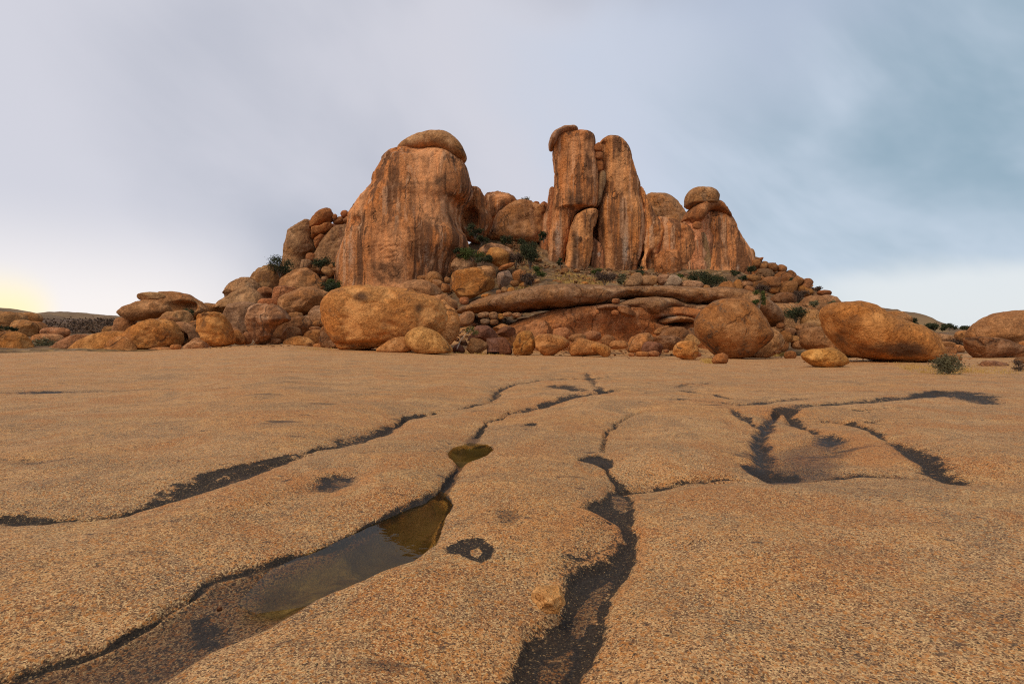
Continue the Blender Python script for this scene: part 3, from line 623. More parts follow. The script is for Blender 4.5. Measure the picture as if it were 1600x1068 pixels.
rock('rock_mass', 'broad orange rock shoulder beneath the pale skyline dome', [(1018,440),(1018,400),(1016,355),(1026,338),(1046,338),(1070,352),(1088,364),(1096,385),(1095,410),(1089,432),(1075,442)], 'tower', cat='rock mass', D=DR+1, mat=M_TOWER, dr=.8, cuts=1, marks=[(1070,395,12,8,0,.3)])
rock('rock_bulge', 'dark rounded bulge at the foot of the orange shoulder', [(1025,442),(1023,412),(1029,395),(1040,385),(1052,385),(1062,394),(1065,410),(1061,430),(1052,445)], 'red', cat='rock bulge', D=DR-4, mat=M_LEDGE, marks=[(1042,420,14,14,0,.35)], amp=.8)
rock('rock_slab', 'pale bleached slab standing against the hatted tower', [(1092,445),(1096,400),(1093,363),(1100,362),(1107,385),(1112,412),(1111,445)], 'pale', cat='rock slab', D=DR-3, cuts=1, mat=M_TOWER)
rock('rock_tower', 'hatted tower, the broad squat one at the right of the koppie', [(1088,455),(1092,400),(1096,372),(1088,355),(1096,338),(1112,329),(1130,332),(1142,342),(1152,362),(1166,384),(1174,400),(1176,425),(1172,455)], 'tower', cat='rock tower', D=DR, mat=M_TOWER, flute=.4, cuts=0, dr=.8, n=2.6, key='tower5', amp=.5,
     marks=[(1105,360,12,10,0,.4),(1128,425,3,22,1,.5),(1153,418,4,8,1,.6),(1148,385,6,30,0,.3)])
rock('draped_stone', 'overhanging lid of stone draped over the hatted tower', [(1066,345),(1072,333),(1082,322),(1098,315),(1118,315),(1132,328),(1139,338),(1141,345),(1132,342),(1120,334),(1108,332),(1098,338),(1090,352),(1082,356),(1074,350)], 'red', cat='capstone', D=DR-1, mode='col', dmax=5.2, cuts=0, amp=.6, mat=M_LEDGE)
rock('hat_stone', 'big blocky hat stone balanced on top of the squat right tower', [(1073,324),(1071,315),(1073,304),(1082,296),(1098,293.5),(1114,298),(1121,305),(1121,315),(1118,321),(1100,322),(1085,326)], 'tan', cat='hat stone', D=DR-2, dr=1.0, n=2.8, cuts=0, amp=.7)
rock('rock_mass', 'rough reddish rock behind the pale slab, under the draped stone', [(1058,445),(1064,370),(1068,345),(1078,334),(1095,328),(1112,335),(1112,445)], 'tower', cat='rock mass', D=DR-.5, mat=M_TOWER, dr=.85, cuts=0, amp=.6)
rock('stone', 'broken block tucked under the left end of the stone lid', E(1089,352,7,6), 'red', cat='stone', D=DR-6)
rock('stone', 'small brown outcrop at the right foot of the hatted tower', [(1167,430),(1166,395),(1170,386),(1177,390),(1180,400),(1182,415),(1180,430)], 'brown', D=DR+2, cat='outcrop')

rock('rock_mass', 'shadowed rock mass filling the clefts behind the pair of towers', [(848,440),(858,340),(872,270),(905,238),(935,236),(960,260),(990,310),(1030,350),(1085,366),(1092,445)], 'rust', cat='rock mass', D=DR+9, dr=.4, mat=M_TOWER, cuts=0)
# ---- upper left shoulder
DU = 112.
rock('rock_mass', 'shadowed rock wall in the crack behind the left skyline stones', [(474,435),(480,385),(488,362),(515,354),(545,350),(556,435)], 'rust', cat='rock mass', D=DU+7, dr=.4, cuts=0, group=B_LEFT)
rock('rock_mass', 'rounded bulging outcrop at the left end of the skyline', [(440,430),(444,400),(446,385),(450,367),(452,360),(461,350),(472,345),(484,344),(490,355),(488,365),(491,378),(492,388),(488,396),(481,402),(480,430)], 'tan', cat='rock mass', D=DU, mat=M_LEDGE, cuts=1, marks=[(478,385,9,15,0,.25)], group=B_LEFT)
rock('boulder', 'tilted egg-shaped boulder leaning up on the left skyline', [(480,354),(485,345),(495,334),(508,326),(516,325),(520,333),(519,342),(510,350),(496,357),(486,358)], 'red', D=DU, group=B_LEFT)
rock('boulder', 'flattish block under the tilted egg-shaped boulder', [(485,366),(486,358),(500,354),(514,348),(521,352),(510,363),(495,370),(488,373)], 'red', D=DU-1, group=B_LEFT)
rock('boulder', 'wedge of stone jammed below the flattish skyline block', [(491,382),(491,373),(499,366),(506,368),(501,379),(494,387)], 'red', D=DU-2, group=B_LEFT)
rock('sloping_rock', 'sloping grey rock face left of the great streaked tower', [(490,425),(494,400),(500,385),(510,368),(522,356),(540,349),(560,342),(566,360),(560,400),(556,430)], 'grey', cat='rock face', D=DU-1, mat=M_LEDGE, dr=.6, group=B_LEFT, marks=[(520,370,6,20,0,.5),(548,400,14,12,1,.2)])
rock('stone', 'flat slab lying on the skyline beside the egg-shaped boulder', [(519,347),(525,341),(536,338),(543,342),(537,349),(526,351)], 'brown', cat='stone', D=DU+1, group=B_LEFT)
rock('stone', 'dark slanting slab on the skyline touching the streaked tower', [(537,345),(545,337),(558,333),(564,340),(555,346),(543,349)], 'brown', cat='stone', D=DU, group=B_LEFT)
rock('stone', 'round stone standing on the slabs of the left skyline', E(538.5,334,6,5.5,15), 'red', cat='stone', D=DU, group=B_LEFT)
rock('stone', 'flat oval stone at the highest point of the left skyline slabs', E(554,329.5,8,4.2,5), 'tan', cat='stone', D=DU, group=B_LEFT)
rock('stone', 'small upright stone between the egg boulder and the slabs', E(523,339,3.6,5,-20), 'red', cat='stone', D=DU, group=B_LEFT)
rock('stone', 'stone plugging the crack right of the bulging outcrop', E(485,402,7,7), 'red', cat='stone', D=DU-3, group=B_LEFT)
rock('stone', 'pale bleached stone beside the bush below the bulging outcrop', E(478,413,10,8), 'pale', cat='stone', D=DU-8, group=B_LEFT)
rock('stone', 'slanting oval stone in the gully left of the streaked tower', E(512,424,9.5,7,-35), 'tan', cat='stone', group=B_LEFT, D=97)
for cx, cy, rx, ry, lb in ((517,417,4,4,'small stone above the slanting oval stone in the left gully'), (523,422,5,4,'stone between the oval stone and the streaked tower'), (531,426,6.5,6.5,'stone touching the left foot of the streaked tower'), (508,436,5.5,5,'stone below the slanting oval stone in the left gully'), (527,414,4,4,'small stone highest in the gully by the streaked tower')):
    rock('stone', lb, E(cx, cy, rx, ry, 10), 'tan', cat='stone', D=98, group=B_LEFT)
# ---- left slope
rock('boulder', 'pale dome on the left skyline with a dark bush behind it', [(388,445),(392,434),(399,425),(410,418),(424,413),(436,416),(446,428),(442,452),(420,456),(402,455)], 'tan', group=B_LEFT, mat=M_LEDGE, D=94)
rock('boulder', 'broad rounded boulder below the gully of the left shoulder', [(432,455),(440,436),(455,424),(468,419),(480,418),(491,425),(501,436),(508,450),(495,460),(460,460)], 'brown', group=B_LEFT, D=92)
rock('boulder', 'smooth boulder on the left skyline below the pale dome', [(350,468),(351,455),(360,443),(374,435),(390,434),(402,444),(406,455),(385,465),(365,472)], 'tan', group=B_LEFT, D=90, mat=M_LEDGE)
rock('boulder', 'boulder with a pale brow just under the smooth skyline boulder', [(336,490),(342,474),(356,463),(370,455),(385,448),(398,452),(408,462),(413,476),(400,482),(380,480),(360,482),(347,488)], 'tan', group=B_LEFT, D=83)
rock('boulder', 'small boulder with a shadowed hollow between two larger boulders', E(416,460,14,11), 'brown', group=B_LEFT, D=86, dents=[(418,463,8,5,1.5)])
rock('boulder', 'striped blocky boulder in the middle of the left slope', [(424,470),(428,452),(440,446),(455,446),(465,452),(464,464),(448,475),(430,475)], 'red', group=B_LEFT, D=84, mat=M_LEDGE, n=3)
rock('boulder', 'large lichened boulder undercut at its base on the left slope', [(434,480),(440,466),(455,457),(475,450),(495,446),(508,453),(513,464),(506,479),(492,488),(472,492),(452,494),(440,490)], 'brown', group=B_LEFT, D=77, dents=[(475,490,14,6,1.6)], marks=[(474,459,12,5,0,.5)])
rock('boulder', 'low knobbly stone beneath the lichened undercut boulder', E(419,474,17,8), 'red', group=B_LEFT, D=78)
rock('boulder', 'wide grey speckled boulder behind the upright barrel boulder', [(342,488),(353,476),(375,471),(394,473),(403,480),(401,502),(390,524),(365,526),(350,505)], 'grey', group=B_LEFT, D=72, amp=.7)
rock('boulder', 'small pale hump on the skyline left of the speckled boulder', E(328,484,13,11), 'tan', group=B_LEFT, D=82)
rock('boulder', 'tall striped boulder with dark water stains at the slab edge', [(384,500),(388,485),(400,477),(418,474.5),(435,480),(447,490),(451,500),(432,508),(425,522),(420,536),(405,539),(394,538),(389,520)], 'brown', group=B_LEFT, mat=M_TOWER, dr=.8, marks=[(415,500,6,18,0,.6),(397,510,4,22,0,.5),(410,520,5,12,0,.4)])
rock('boulder', 'dark rounded boulder lying right of the tall striped boulder', [(422,530),(424,510),(440,500),(460,495),(475,494),(486,503),(488,513),(478,522),(455,531),(440,534)], 'dark', group=B_LEFT)
rock('boulder', 'grey triangular boulder beside the giant golden boulder', [(477,500),(486,486),(495,477),(508,478),(515,495),(508,510),(485,510)], 'grey', group=B_LEFT, D=67)
rock('boulder', 'rough brown boulder in front of the dark rounded one', E(456,522,14,12), 'brown', group=B_LEFT, D=57.5)
rock('stone', 'flat oval stone lying at the foot of the dark rounded boulder', E(428,533,12,4.5), 'brown', cat='stone', D=56, group=B_LEFT)
rock('boulder', 'low pale-orange slab stone on the slab edge left of the giant boulder', [(443,537),(452,528),(470,523),(482,526),(491,537),(487,543),(460,542)], 'orange', group=B_LEFT, D=55.5)
rock('boulder', 'rounded orange stone tucked against the giant golden boulder', [(474,526),(484,517),(500,514),(503,530),(496,539),(484,537)], 'orange', group=B_LEFT, D=58)
for cx, cy, rx, ry, lb in ((462,492,11,4.5,'flat stone under the undercut of the lichened boulder'), (498,505,10,4.5,'upper of two flat stones left of the giant boulder'), (492,513,9,3.5,'lower of two flat stones left of the giant boulder'), (499,541,10,5,'low stone at the left foot of the giant boulder'), (481,539,6,4,'little stone on the slab edge near the giant boulder')):
    rock('stone', lb, E(cx, cy, rx, ry), 'brown', cat='stone', group=B_LEFT, D={492: 70, 505: 64, 513: 62, 541: 54.5, 539: 55}[cy])
rock('boulder', 'dark brown boulder half hidden behind the giant golden boulder', [(500,530),(501,515),(510,506),(522,512),(532,530),(537,546),(515,547),(504,541)], 'dark', group=B_FOOT, D=54.5)
rock('boulder', 'dark orange slab leaning on the right of the upright barrel', [(352,502),(360,505),(374,516),(382,529),(380,538),(368,537),(360,521)], 'brown', group=B_LEFT, D=60)
rock('boulder', 'smaller leaning slab in front of the dark orange one', E(372,526.5,7.5,12,32), 'orange', group=B_LEFT, D=58)
rock('boulder', 'small stone between the leaning slabs and the striped boulder', E(386,528,8,10), 'brown', group=B_LEFT, D=59)
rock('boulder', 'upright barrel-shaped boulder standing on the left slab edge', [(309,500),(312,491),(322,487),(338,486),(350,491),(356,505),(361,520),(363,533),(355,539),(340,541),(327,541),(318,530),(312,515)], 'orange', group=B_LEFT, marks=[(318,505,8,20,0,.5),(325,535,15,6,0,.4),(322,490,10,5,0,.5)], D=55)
# ---- stack on the far left
rock('boulder', 'dark supporting boulder at the bottom left of the far stack', E(195,510,17,14), 'brown', D=76, group=B_LEFT)
rock('boulder', 'big lid-shaped boulder resting on the far left stack', [(186,495),(188,487),(198,478),(217,470),(236,468),(256,469),(267,478),(269,487),(258,492),(240,497),(225,501),(210,502),(196,499)], 'brown', D=75, group=B_LEFT)
rock('stone', 'flat slab topping the far left stack of boulders', [(214,465),(217,459),(232,456),(248,456.5),(258,461),(257,466),(245,468),(226,470)], 'tan', cat='stone', D=75, group=B_LEFT)
rock('boulder', 'hollowed boulder with a flat overhang on the far left stack', [(244,470),(247,462),(254,457),(268,456),(287,458),(302,464),(314,472),(322,480),(320,490),(300,500),(272,500),(260,485)], 'brown', D=77, group=B_LEFT, dents=[(285,474,18,4,1.2),(284,480,22,8,1.6)])
rock('boulder', 'brown boulder beneath the hollowed one on the far left', [(244,505),(258,491),(273,486),(288,485),(297,491),(300,505),(288,516),(250,516)], 'brown', D=70, group=B_LEFT)
rock('stone', 'thin flat slab above the big orange boulder of the far left', E(266,500,15,5.5,-5), 'brown', cat='stone', D=66, group=B_LEFT)
rock('boulder', 'big orange boulder at the front of the far left pile', [(197,542),(200,525),(212,508),(232,499),(250,498),(265,503),(275,515),(279,530),(271,542),(246,546),(230,550),(205,550)], 'orange', D=57, group=B_LEFT, marks=[(215,525,12,10,0,.4)])
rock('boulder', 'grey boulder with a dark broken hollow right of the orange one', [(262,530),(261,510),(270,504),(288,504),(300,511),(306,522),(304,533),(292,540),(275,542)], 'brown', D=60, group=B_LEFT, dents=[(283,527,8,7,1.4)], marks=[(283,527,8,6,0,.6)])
rock('boulder', 'small round boulder squeezed left of the upright barrel', E(304,514,11,13), 'brown', D=63, group=B_LEFT)
rock('stone', 'small loaf-shaped stone at the foot of the hollow grey boulder', E(274.5,542,8.5,4.5), 'orange', cat='stone', D=55, group=B_LEFT)
rock('boulder', 'low pale boulder at the foot of the upright barrel', [(284,546),(295,536),(306,527),(317,529),(325,543),(312,548)], 'tan', D=56.5, group=B_LEFT)
rock('stone', 'long low stone under the big orange boulder of the far left', E(252,546,26,4), 'brown', cat='stone', D=55.5, group=B_LEFT)
rock('boulder', 'dome boulder with a peeling curved shell on the left slab edge', [(112,549),(115,540),(130,530),(155,520),(178,516.5),(195,519),(207,528),(213,549),(190,556),(140,556)], 'orange', D=57, group=B_LEFT, cuts=0, amp=.5)
rock('boulder', 'rounded kernel inside the peeling shell of the left dome', [(164,553),(167,539),(175,528.5),(187,524.5),(199,528),(208,537),(212,553),(188,557)], 'orange', D=54.6, group=B_LEFT, cuts=0, amp=.4, dr=.55)
rock('boulder', 'lichened dark boulder behind the left end of the peeling dome', [(82,548),(90,537),(110,525),(128,521),(140,523),(147,531),(130,550)], 'brown', D=61, group=B_LEFT, marks=[(110,535,20,10,0,.4)])
rock('boulder', 'long orange boulder cut by the left edge of the photo', [(-30,550),(-30,523),(-8,519),(10,518),(28,519),(42,527),(51,540),(51,550)], 'orange', D=60, group=B_LEFT, dr=.6)
for a, lb, D in ((E(86,520,21,9), 'low rock hump in the scrub above the lichened dark boulder', 82), (E(74,529,24,8), 'grey-brown hump in front of the scrub at the far left', 72), (E(38,514,18,15,-20), 'tall brown rock behind the boulder at the left edge', 90),
                 (E(8,505,30,18), 'broad brown rock mass rising at the left edge of the photo', 98), (E(60,512,12,9,-25), 'slanting brown rock at the far left beside the scrub', 92), (E(172,516,11,7), 'small brown boulder in the scrub left of the far stack', 95), (E(40,497,24,9), 'rounded rock hump on top of the far left rock mass', 112)):
    rock('boulder', lb, a, 'brown', D=D, group=B_LEFT)

# ---- giant boulder and its companions
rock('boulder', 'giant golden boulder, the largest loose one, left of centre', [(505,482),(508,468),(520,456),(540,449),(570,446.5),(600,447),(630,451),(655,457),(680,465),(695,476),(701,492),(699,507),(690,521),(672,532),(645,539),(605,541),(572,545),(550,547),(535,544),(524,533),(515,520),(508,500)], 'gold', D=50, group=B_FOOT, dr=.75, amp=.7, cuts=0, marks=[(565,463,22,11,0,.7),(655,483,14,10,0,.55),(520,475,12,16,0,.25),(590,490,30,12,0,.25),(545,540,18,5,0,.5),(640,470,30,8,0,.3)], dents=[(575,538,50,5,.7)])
rock('boulder', 'smooth golden shell boulder behind the right end of the giant one', [(675,500),(690,468),(702,477),(713,486),(719,501),(716,521),(705,537),(690,545),(676,540)], 'amber', D=56, group=B_FOOT, amp=.5, cuts=0)
rock('boulder', 'bright smooth boulder leaning on the front of the giant one', [(632,530),(639,517),(655,510),(670,513),(685,520),(697,532),(707,548),(680,551),(655,551),(640,543)], 'amber', D=46, group=B_FOOT, amp=.4, cuts=0)
rock('boulder', 'low bright stone left of the leaning smooth boulder', [(590,548),(600,536),(615,528),(630,526),(639,531),(641,548)], 'amber', D=46.5, group=B_FOOT, amp=.5, cuts=0)
rock('boulder', 'squat brown boulder above and behind the giant golden one', [(615,462),(630,443),(648,436),(668,438),(682,446),(689,458),(670,470),(635,470)], 'brown', group=B_FOOT, D=78)
rock('boulder', 'rough block above the squat brown boulder by the tower foot', [(664,443),(668,428),(678,424),(688,428),(693,440),(680,446)], 'brown', group=B_FOOT, D=90)
rock('stone', 'thin flat stone left of the rough block by the tower foot', E(661,434,12,3.5), 'brown', cat='stone', D=90, group=B_FOOT)
rock('stone', 'slanting stone between the squat boulder and the great block', E(684,443,9.5,6,-15), 'tan', cat='stone', D=86, group=B_FOOT)
rock('stone', 'rounded stone just left of the great orange block', E(696,450,8,8), 'brown', cat='stone', D=82, group=B_FOOT)
rock('stone', 'small stone at the upper left corner of the great orange block', E(699,437,5,5), 'brown', cat='stone', D=88, group=B_FOOT)
rock('boulder', 'smooth brown boulder sloping down behind the golden shell boulder', [(675,468),(688,458),(704,464),(714,473),(712,488),(690,496)], 'brown', group=B_FOOT, D=66)
rock('boulder', 'great orange block with a broken flat face above the ledge', [(703,443),(703,432),(712,425),(728,421),(743,418.5),(757,425),(760,432),(771,435),(774,448),(760,456),(745,463),(730,468),(719,468),(712,459)], 'orange', group=B_FOOT, n=3, dr=.8, cuts=2, D=80, key='block', amp=.6, planes=((-.05,-1,.12,.5),(-.85,-.5,.1,.72),(.5,-.6,-.3,.75)), marks=[(705,440,4,16,0,.5)])
rock('stone', 'little stone lying on top of the great orange block', E(748,419.5,5,3), 'tan', cat='stone', D=80, group=B_FOOT)
rock('stone', 'round stone propping the lower corner of the great orange block', E(725.5,470,8,6), 'red', cat='stone', D=74, group=B_FOOT)
rock('boulder', 'grey boulder just behind the great orange block', E(758,427,18,12), 'brown', D=88, group=B_FOOT)
rock('boulder', 'pale split block with a rusty streak beside the great orange block', [(772,440),(777,426),(790,418),(801,424),(799,440),(788,449),(776,452)], 'pale', D=82, group=B_FOOT, n=3, sharp=1, amp=.5, marks=[(788,428,2,10,0,.6)])
rock('boulder', 'rounded boulder perched in the saddle, front one of two', [(758,402),(763,390),(775,386),(788,391),(797,402),(794,413),(785,420),(772,413)], 'orange', D=93, group=B_FOOT)
rock('boulder', 'rear boulder behind the perched one in the saddle', [(745,400),(752,386),(768,381),(786,383),(799,390),(805,403),(795,415),(770,412)], 'tan', D=98, group=B_FOOT)
rock('boulder', 'striped pale boulder below the bushes right of the tower foot', [(704,420),(711,406),(725,399),(738,402),(747,415),(735,428),(712,428)], 'tan', D=92, group=B_FOOT, mat=M_LEDGE)
rock('stone', 'thin tilted slab pointing up beside the pale split block', E(792,416,14,3.6,20), 'red', cat='stone', D=86, group=B_FOOT)
rock('boulder', 'brown stone right of the pale split block', [(800,430),(804,423),(815,420),(823,428),(820,440),(805,441)], 'brown', D=86, group=B_FOOT)
for cx, cy, rx, ry, cl, lb in ((804,443,7.5,5,'brown','low brown stone below the stone right of the split block'), (830,437,5.5,4,'tan','small round stone by the twiggy bush on the bench'), (798.5,453,6.5,4.5,'orange','round orange stone lying on the left tip of the ledge'), (788,453,4.5,5,'tan','small upright stone left of the round orange one'),
                               (779.5,457,5,4.5,'brown','brown stone at the lower right corner of the great block'), (760,463,9,4,'orange','flat orange stone under the great block'), (756,492,10,4.5,'tan','pale flat stone under the left tip of the ledge'), (771,493,7.5,6,'grey','grey stone in the row under the ledge tip'),
                               (783,494,5,5,'orange','bright orange cube of stone in the row under the ledge tip'), (807,492,7,4,'grey','last grey stone in the row under the ledge tip'), (758,502,8,4.5,'pale','pale stone below the row under the ledge tip'), (772,503,7,4.5,'grey','dark flat stone below the row under the ledge tip'), (793,491,8,3.5,'tan','thin flat stone behind the orange cube under the ledge')):
    rock('stone', lb, E(cx, cy, rx, ry, 5), cl, cat='stone', group=B_FOOT, D=(79 if cy < 447 else 72 if cy < 470 else 60.5))
rock('boulder', 'rounded grey block under the ledge tip, right of the golden shell', [(714,503),(721,490),(735,486.5),(741,492),(739,504),(730,509),(718,508)], 'tan', D=60, group=B_FOOT)
R_SL = 'fallen dark slabs below the ledge'
rock('fallen_slab', 'large dark purple-brown fallen slab sloping to the right', [(726,530),(738,511),(750,503),(760,507),(777,522),(772,532),(745,534)], 'rust', cat='fallen slab', D=57, group=R_SL, n=3.5, amp=.5, sharp=1)
rock('fallen_slab', 'dark fallen slab standing upright in the middle of the rubble', [(755,551),(756,529),(769,523),(785,526),(796,537),(799,553),(775,554)], 'rust', cat='fallen slab', D=53, group=R_SL, n=3.5, amp=.5, sharp=1)
rock('fallen_slab', 'dark flat-topped fallen slab nearest the smooth bright boulder', [(718,540),(729,529),(745,528),(757,533),(762,542),(750,549),(735,550),(722,546)], 'dark', cat='fallen slab', D=52, group=R_SL, n=3, amp=.5, sharp=1)
rock('fallen_slab', 'narrow pointed slab leaning against the round boulder', [(780,552),(781,531),(788,526),(797,540),(799,553),(788,554)], 'rust', cat='fallen slab', D=51.5, group=R_SL, n=3, amp=.5)
rock('fallen_slab', 'low grey fallen slab behind the pointed one', E(791,518,16,8), 'rust', cat='fallen slab', D=58.5, group=R_SL, n=3, amp=.5, sharp=1)
rock('fallen_slab', 'upper fallen slab just below the row of stones', [(768,514),(785,504),(796,507),(804,519),(780,518)], 'brown', cat='fallen slab', D=60, group=R_SL, n=3, amp=.5, sharp=1)
rock('fallen_slab', 'small dark slab at the left end of the rubble by the thin tree', [(706,552),(710,540),(718,537),(726,545),(724,552)], 'rust', cat='fallen slab', D=52, group=R_SL, n=3, amp=.5, sharp=1)
# ---- boulders before the ledge
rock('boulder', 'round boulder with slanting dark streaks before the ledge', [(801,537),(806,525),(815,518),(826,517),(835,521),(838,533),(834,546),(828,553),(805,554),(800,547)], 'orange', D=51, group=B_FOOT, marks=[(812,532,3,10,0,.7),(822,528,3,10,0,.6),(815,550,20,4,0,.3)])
rock('boulder', 'lemon-shaped boulder lying on its side right of the round one', [(835,538),(837,526),(848,522),(865,522),(880,526),(891,534),(888,541),(878,545),(865,549),(850,550),(839,547)], 'orange', D=50.5, group=B_FOOT, marks=[(862,540,24,4,0,.5)])
rock('boulder', 'long wedge boulder with a cracked nose before the ledge', [(889,549),(891,537),(898,531),(910,527),(925,531),(940,536),(950,541),(954,549),(950,552),(920,551.5),(900,553)], 'orange', D=50, group=B_FOOT, marks=[(905,544,14,5,0,.4)])
rock('boulder', 'egg-shaped nose stone at the right end of the long wedge', E(939,543.5,15,7,-15), 'gold', D=48.5, group=B_FOOT, cuts=1)
rock('boulder', 'low bright boulder peeping over the long wedge', E(902,528,14,7), 'brown', D=53, group=B_FOOT)
rock('boulder', 'rounded boulder under the ledge wall above the lemon-shaped one', E(877,521,14,10), 'brown', D=57, group=B_FOOT)
rock('stone', 'flat stone lying on the boulder under the ledge wall', E(870,509.5,8,3.5), 'red', cat='stone', D=57, group=B_FOOT)
rock('boulder', 'low boulder against the ledge wall above the long wedge', E(925,525,14,8), 'brown', D=57, group=B_FOOT)
rock('boulder', 'dark low boulder at the ledge wall right of the long wedge', E(951,532,11,9), 'brown', D=56, group=B_FOOT)
rock('boulder', 'small peanut-shaped boulder right of the long wedge', E(967,538.5,14.5,7,3), 'brown', D=52, group=B_FOOT)
rock('boulder', 'broad brown boulder resting against the ledge wall', [(980,549),(984,531),(995,522),(1010,520),(1021,525),(1027,541),(1010,549)], 'brown', D=55, group=B_FOOT)
rock('boulder', 'craggy boulder before the broad brown one', [(1003,548),(1006,536),(1015,533),(1030,535),(1038,542),(1032,551),(1015,552)], 'rust', D=50.5, group=B_FOOT)
rock('boulder', 'dark boulder with a sharp brow left of the reddish knob', [(1022,528),(1035,524),(1055,525),(1064,530),(1058,541),(1045,547.5),(1034,544),(1025,536)], 'dark', D=54, group=B_FOOT)
rock('boulder', 'dark brown boulder higher up under the arched ledge', [(1027,532),(1035,518),(1048,511),(1062,510),(1074,518),(1078,530),(1065,537),(1040,536)], 'dark', D=58, group=B_FOOT)
rock('stone', 'flat wedge of stone pointing right under the arched ledge', [(1021,522),(1025,514),(1040,509),(1049,509),(1040,517),(1030,523)], 'brown', cat='stone', D=60, group=B_FOOT)
rock('fallen_slab', 'dark upright slab left of the big round boulder', [(1073,522),(1080,510),(1088,509),(1096,530),(1088,540)], 'dark', cat='fallen slab', D=58, group=R_SL, n=3, amp=.5, sharp=1)
rock('fallen_slab', 'pale leaning slab left of the big round boulder', [(1069,534),(1078,522),(1092,531),(1092,540),(1078,540)], 'tan', cat='fallen slab', D=55, group=R_SL, n=3, amp=.5, sharp=1)
rock('boulder', 'reddish knob boulder standing clear before the big round one', [(1052,551),(1053,543),(1060,535),(1072,532.5),(1085,534),(1092,543),(1091,551),(1085,555.5),(1070,556),(1058,554)], 'orange', group=B_FOOT, D=43, marks=[(1070,536,12,3,0,.5)])
for cx, cy, rx, ry, lb in ((1003,553,12,4.5,'low stone in the short row on the slab before the ledge'), (1021,552,9.5,4.5,'right-hand stone of the short row on the slab'), (987,554,5,3,'left-hand pebble of the short row on the slab'), (1091,554,5,3.5,'little stone touching the right side of the reddish knob'), (1041,548,4.5,3,'little stone left of the reddish knob')):
    rock('stone', lb, E(cx, cy, rx, ry), 'red', cat='stone', group=B_FOOT, D=44)
# ---- the layered ledge
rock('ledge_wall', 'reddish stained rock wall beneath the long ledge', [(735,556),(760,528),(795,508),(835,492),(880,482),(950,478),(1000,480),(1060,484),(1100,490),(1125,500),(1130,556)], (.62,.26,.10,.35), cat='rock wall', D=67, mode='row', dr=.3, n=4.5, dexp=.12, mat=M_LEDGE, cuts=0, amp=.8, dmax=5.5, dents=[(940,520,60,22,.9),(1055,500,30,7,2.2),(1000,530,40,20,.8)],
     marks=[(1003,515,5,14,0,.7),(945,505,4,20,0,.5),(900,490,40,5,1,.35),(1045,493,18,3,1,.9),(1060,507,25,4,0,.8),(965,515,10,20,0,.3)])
rock('ledge_shelf', 'smooth brown shelf of rock low on the left of the ledge wall', [(775,548),(796,516),(820,504),(846,499),(860,510),(860,535),(850,552)], 'red', cat='rock shelf', D=61.5, n=3, dr=.5, mat=M_LEDGE, cuts=1)
rock('rock_ledge', 'long dark upper ledge running along the foot of the towers', [(705,487),(730,476),(762,465),(805,455),(835,449),(880,446),(930,448),(980,449),(1030,449),(1080,450),(1120,452),(1150,457),(1172,468),(1195,488),(1205,510),(1170,505),(1110,479),(1080,477),(1055,475.5),(1035,469),(1000,467),(975,467),(955,474),(935,479),(905,482),(850,485),(800,488),(750,490),(722,492)], 'grey', cat='rock ledge', D=67.5, mode='col', dmax=6.9, n=2.6, mat=M_LEDGE, cuts=0, amp=.8, marks=[(850,483,90,3,0,.6)])
rock('rock_ledge', 'second bedding layer curling under the right half of the ledge', [(935,484),(955,475),(980,468),(1008,465),(1041,467),(1062,474),(1092,477),(1125,482),(1130,505),(1105,502),(1086,496),(1067,487),(1050,485),(1033,485),(1020,492),(1010,496),(998,493),(985,486),(960,484)], 'grey', cat='rock ledge', D=66.2, mode='col', dmax=5.9, n=2.4, mat=M_LEDGE, cuts=0, amp=.8)
rock('rock_ledge', 'thin shelf layer under the middle of the upper ledge', [(922,486),(932,478),(950,477),(972,479),(980,484),(960,487)], 'grey', cat='rock ledge', D=65.5, mode='col', dmax=5.6, mat=M_LEDGE, cuts=0, amp=.7)
rock('rock_ledge', 'lower arched layer with white-stained roof by the big round boulder', [(1022,503),(1032,497),(1045,494),(1062,495),(1085,503),(1105,510),(1105,518),(1082,510),(1062,505),(1045,505),(1030,508)], 'brown', cat='rock ledge', D=64.5, mode='col', dmax=4.5, mat=M_LEDGE, cuts=0, amp=.8, marks=[(1045,495,18,3,1,.7)])
rock('stone', 'flat stone lying on the lip of the second bedding layer', E(962,469.8,7,3.6), 'red', cat='stone', D=60.5, group=B_FOOT)
rock('stone', 'small stone sitting just under the thin shelf layer', E(961,488.2,6,4), 'red', cat='stone', D=60, group=B_FOOT)
rock('fallen_slab', 'slab slipped half off the ledge, pointing down to the right', [(965,480),(976,478),(990,486),(998,491),(995,496),(980,494),(969,488)], 'brown', cat='fallen slab', D=60, group=R_SL, n=3, amp=.5, sharp=1)
for sh, cl, lb in ((E(1013,438,14.5,8.5), 'tan', 'rounded pale boulder on the bench above the ledge'), ([(1036,444),(1042,433),(1053,429.5),(1065,438),(1064,448),(1052,451),(1040,449)], 'pale', 'pale blunt boulder on the bench, brightest in its row'), (E(1037,437,11,9), 'tan', 'boulder half behind the pale blunt one on the bench'),
                   (E(1080,444.5,19,6.5,-2), 'tan', 'long low boulder at the right of the bench row'), (E(1104,449,6.5,4.5), 'brown', 'little brown stone right of the long low bench boulder'), ([(975,447),(984,432),(996,424),(1004,432),(1001,447)], 'tan', 'pointed pale stone at the left of the bench row')):
    rock('boulder', lb, sh, cl, D=82, group='pale boulders in a row on the bench above the ledge')
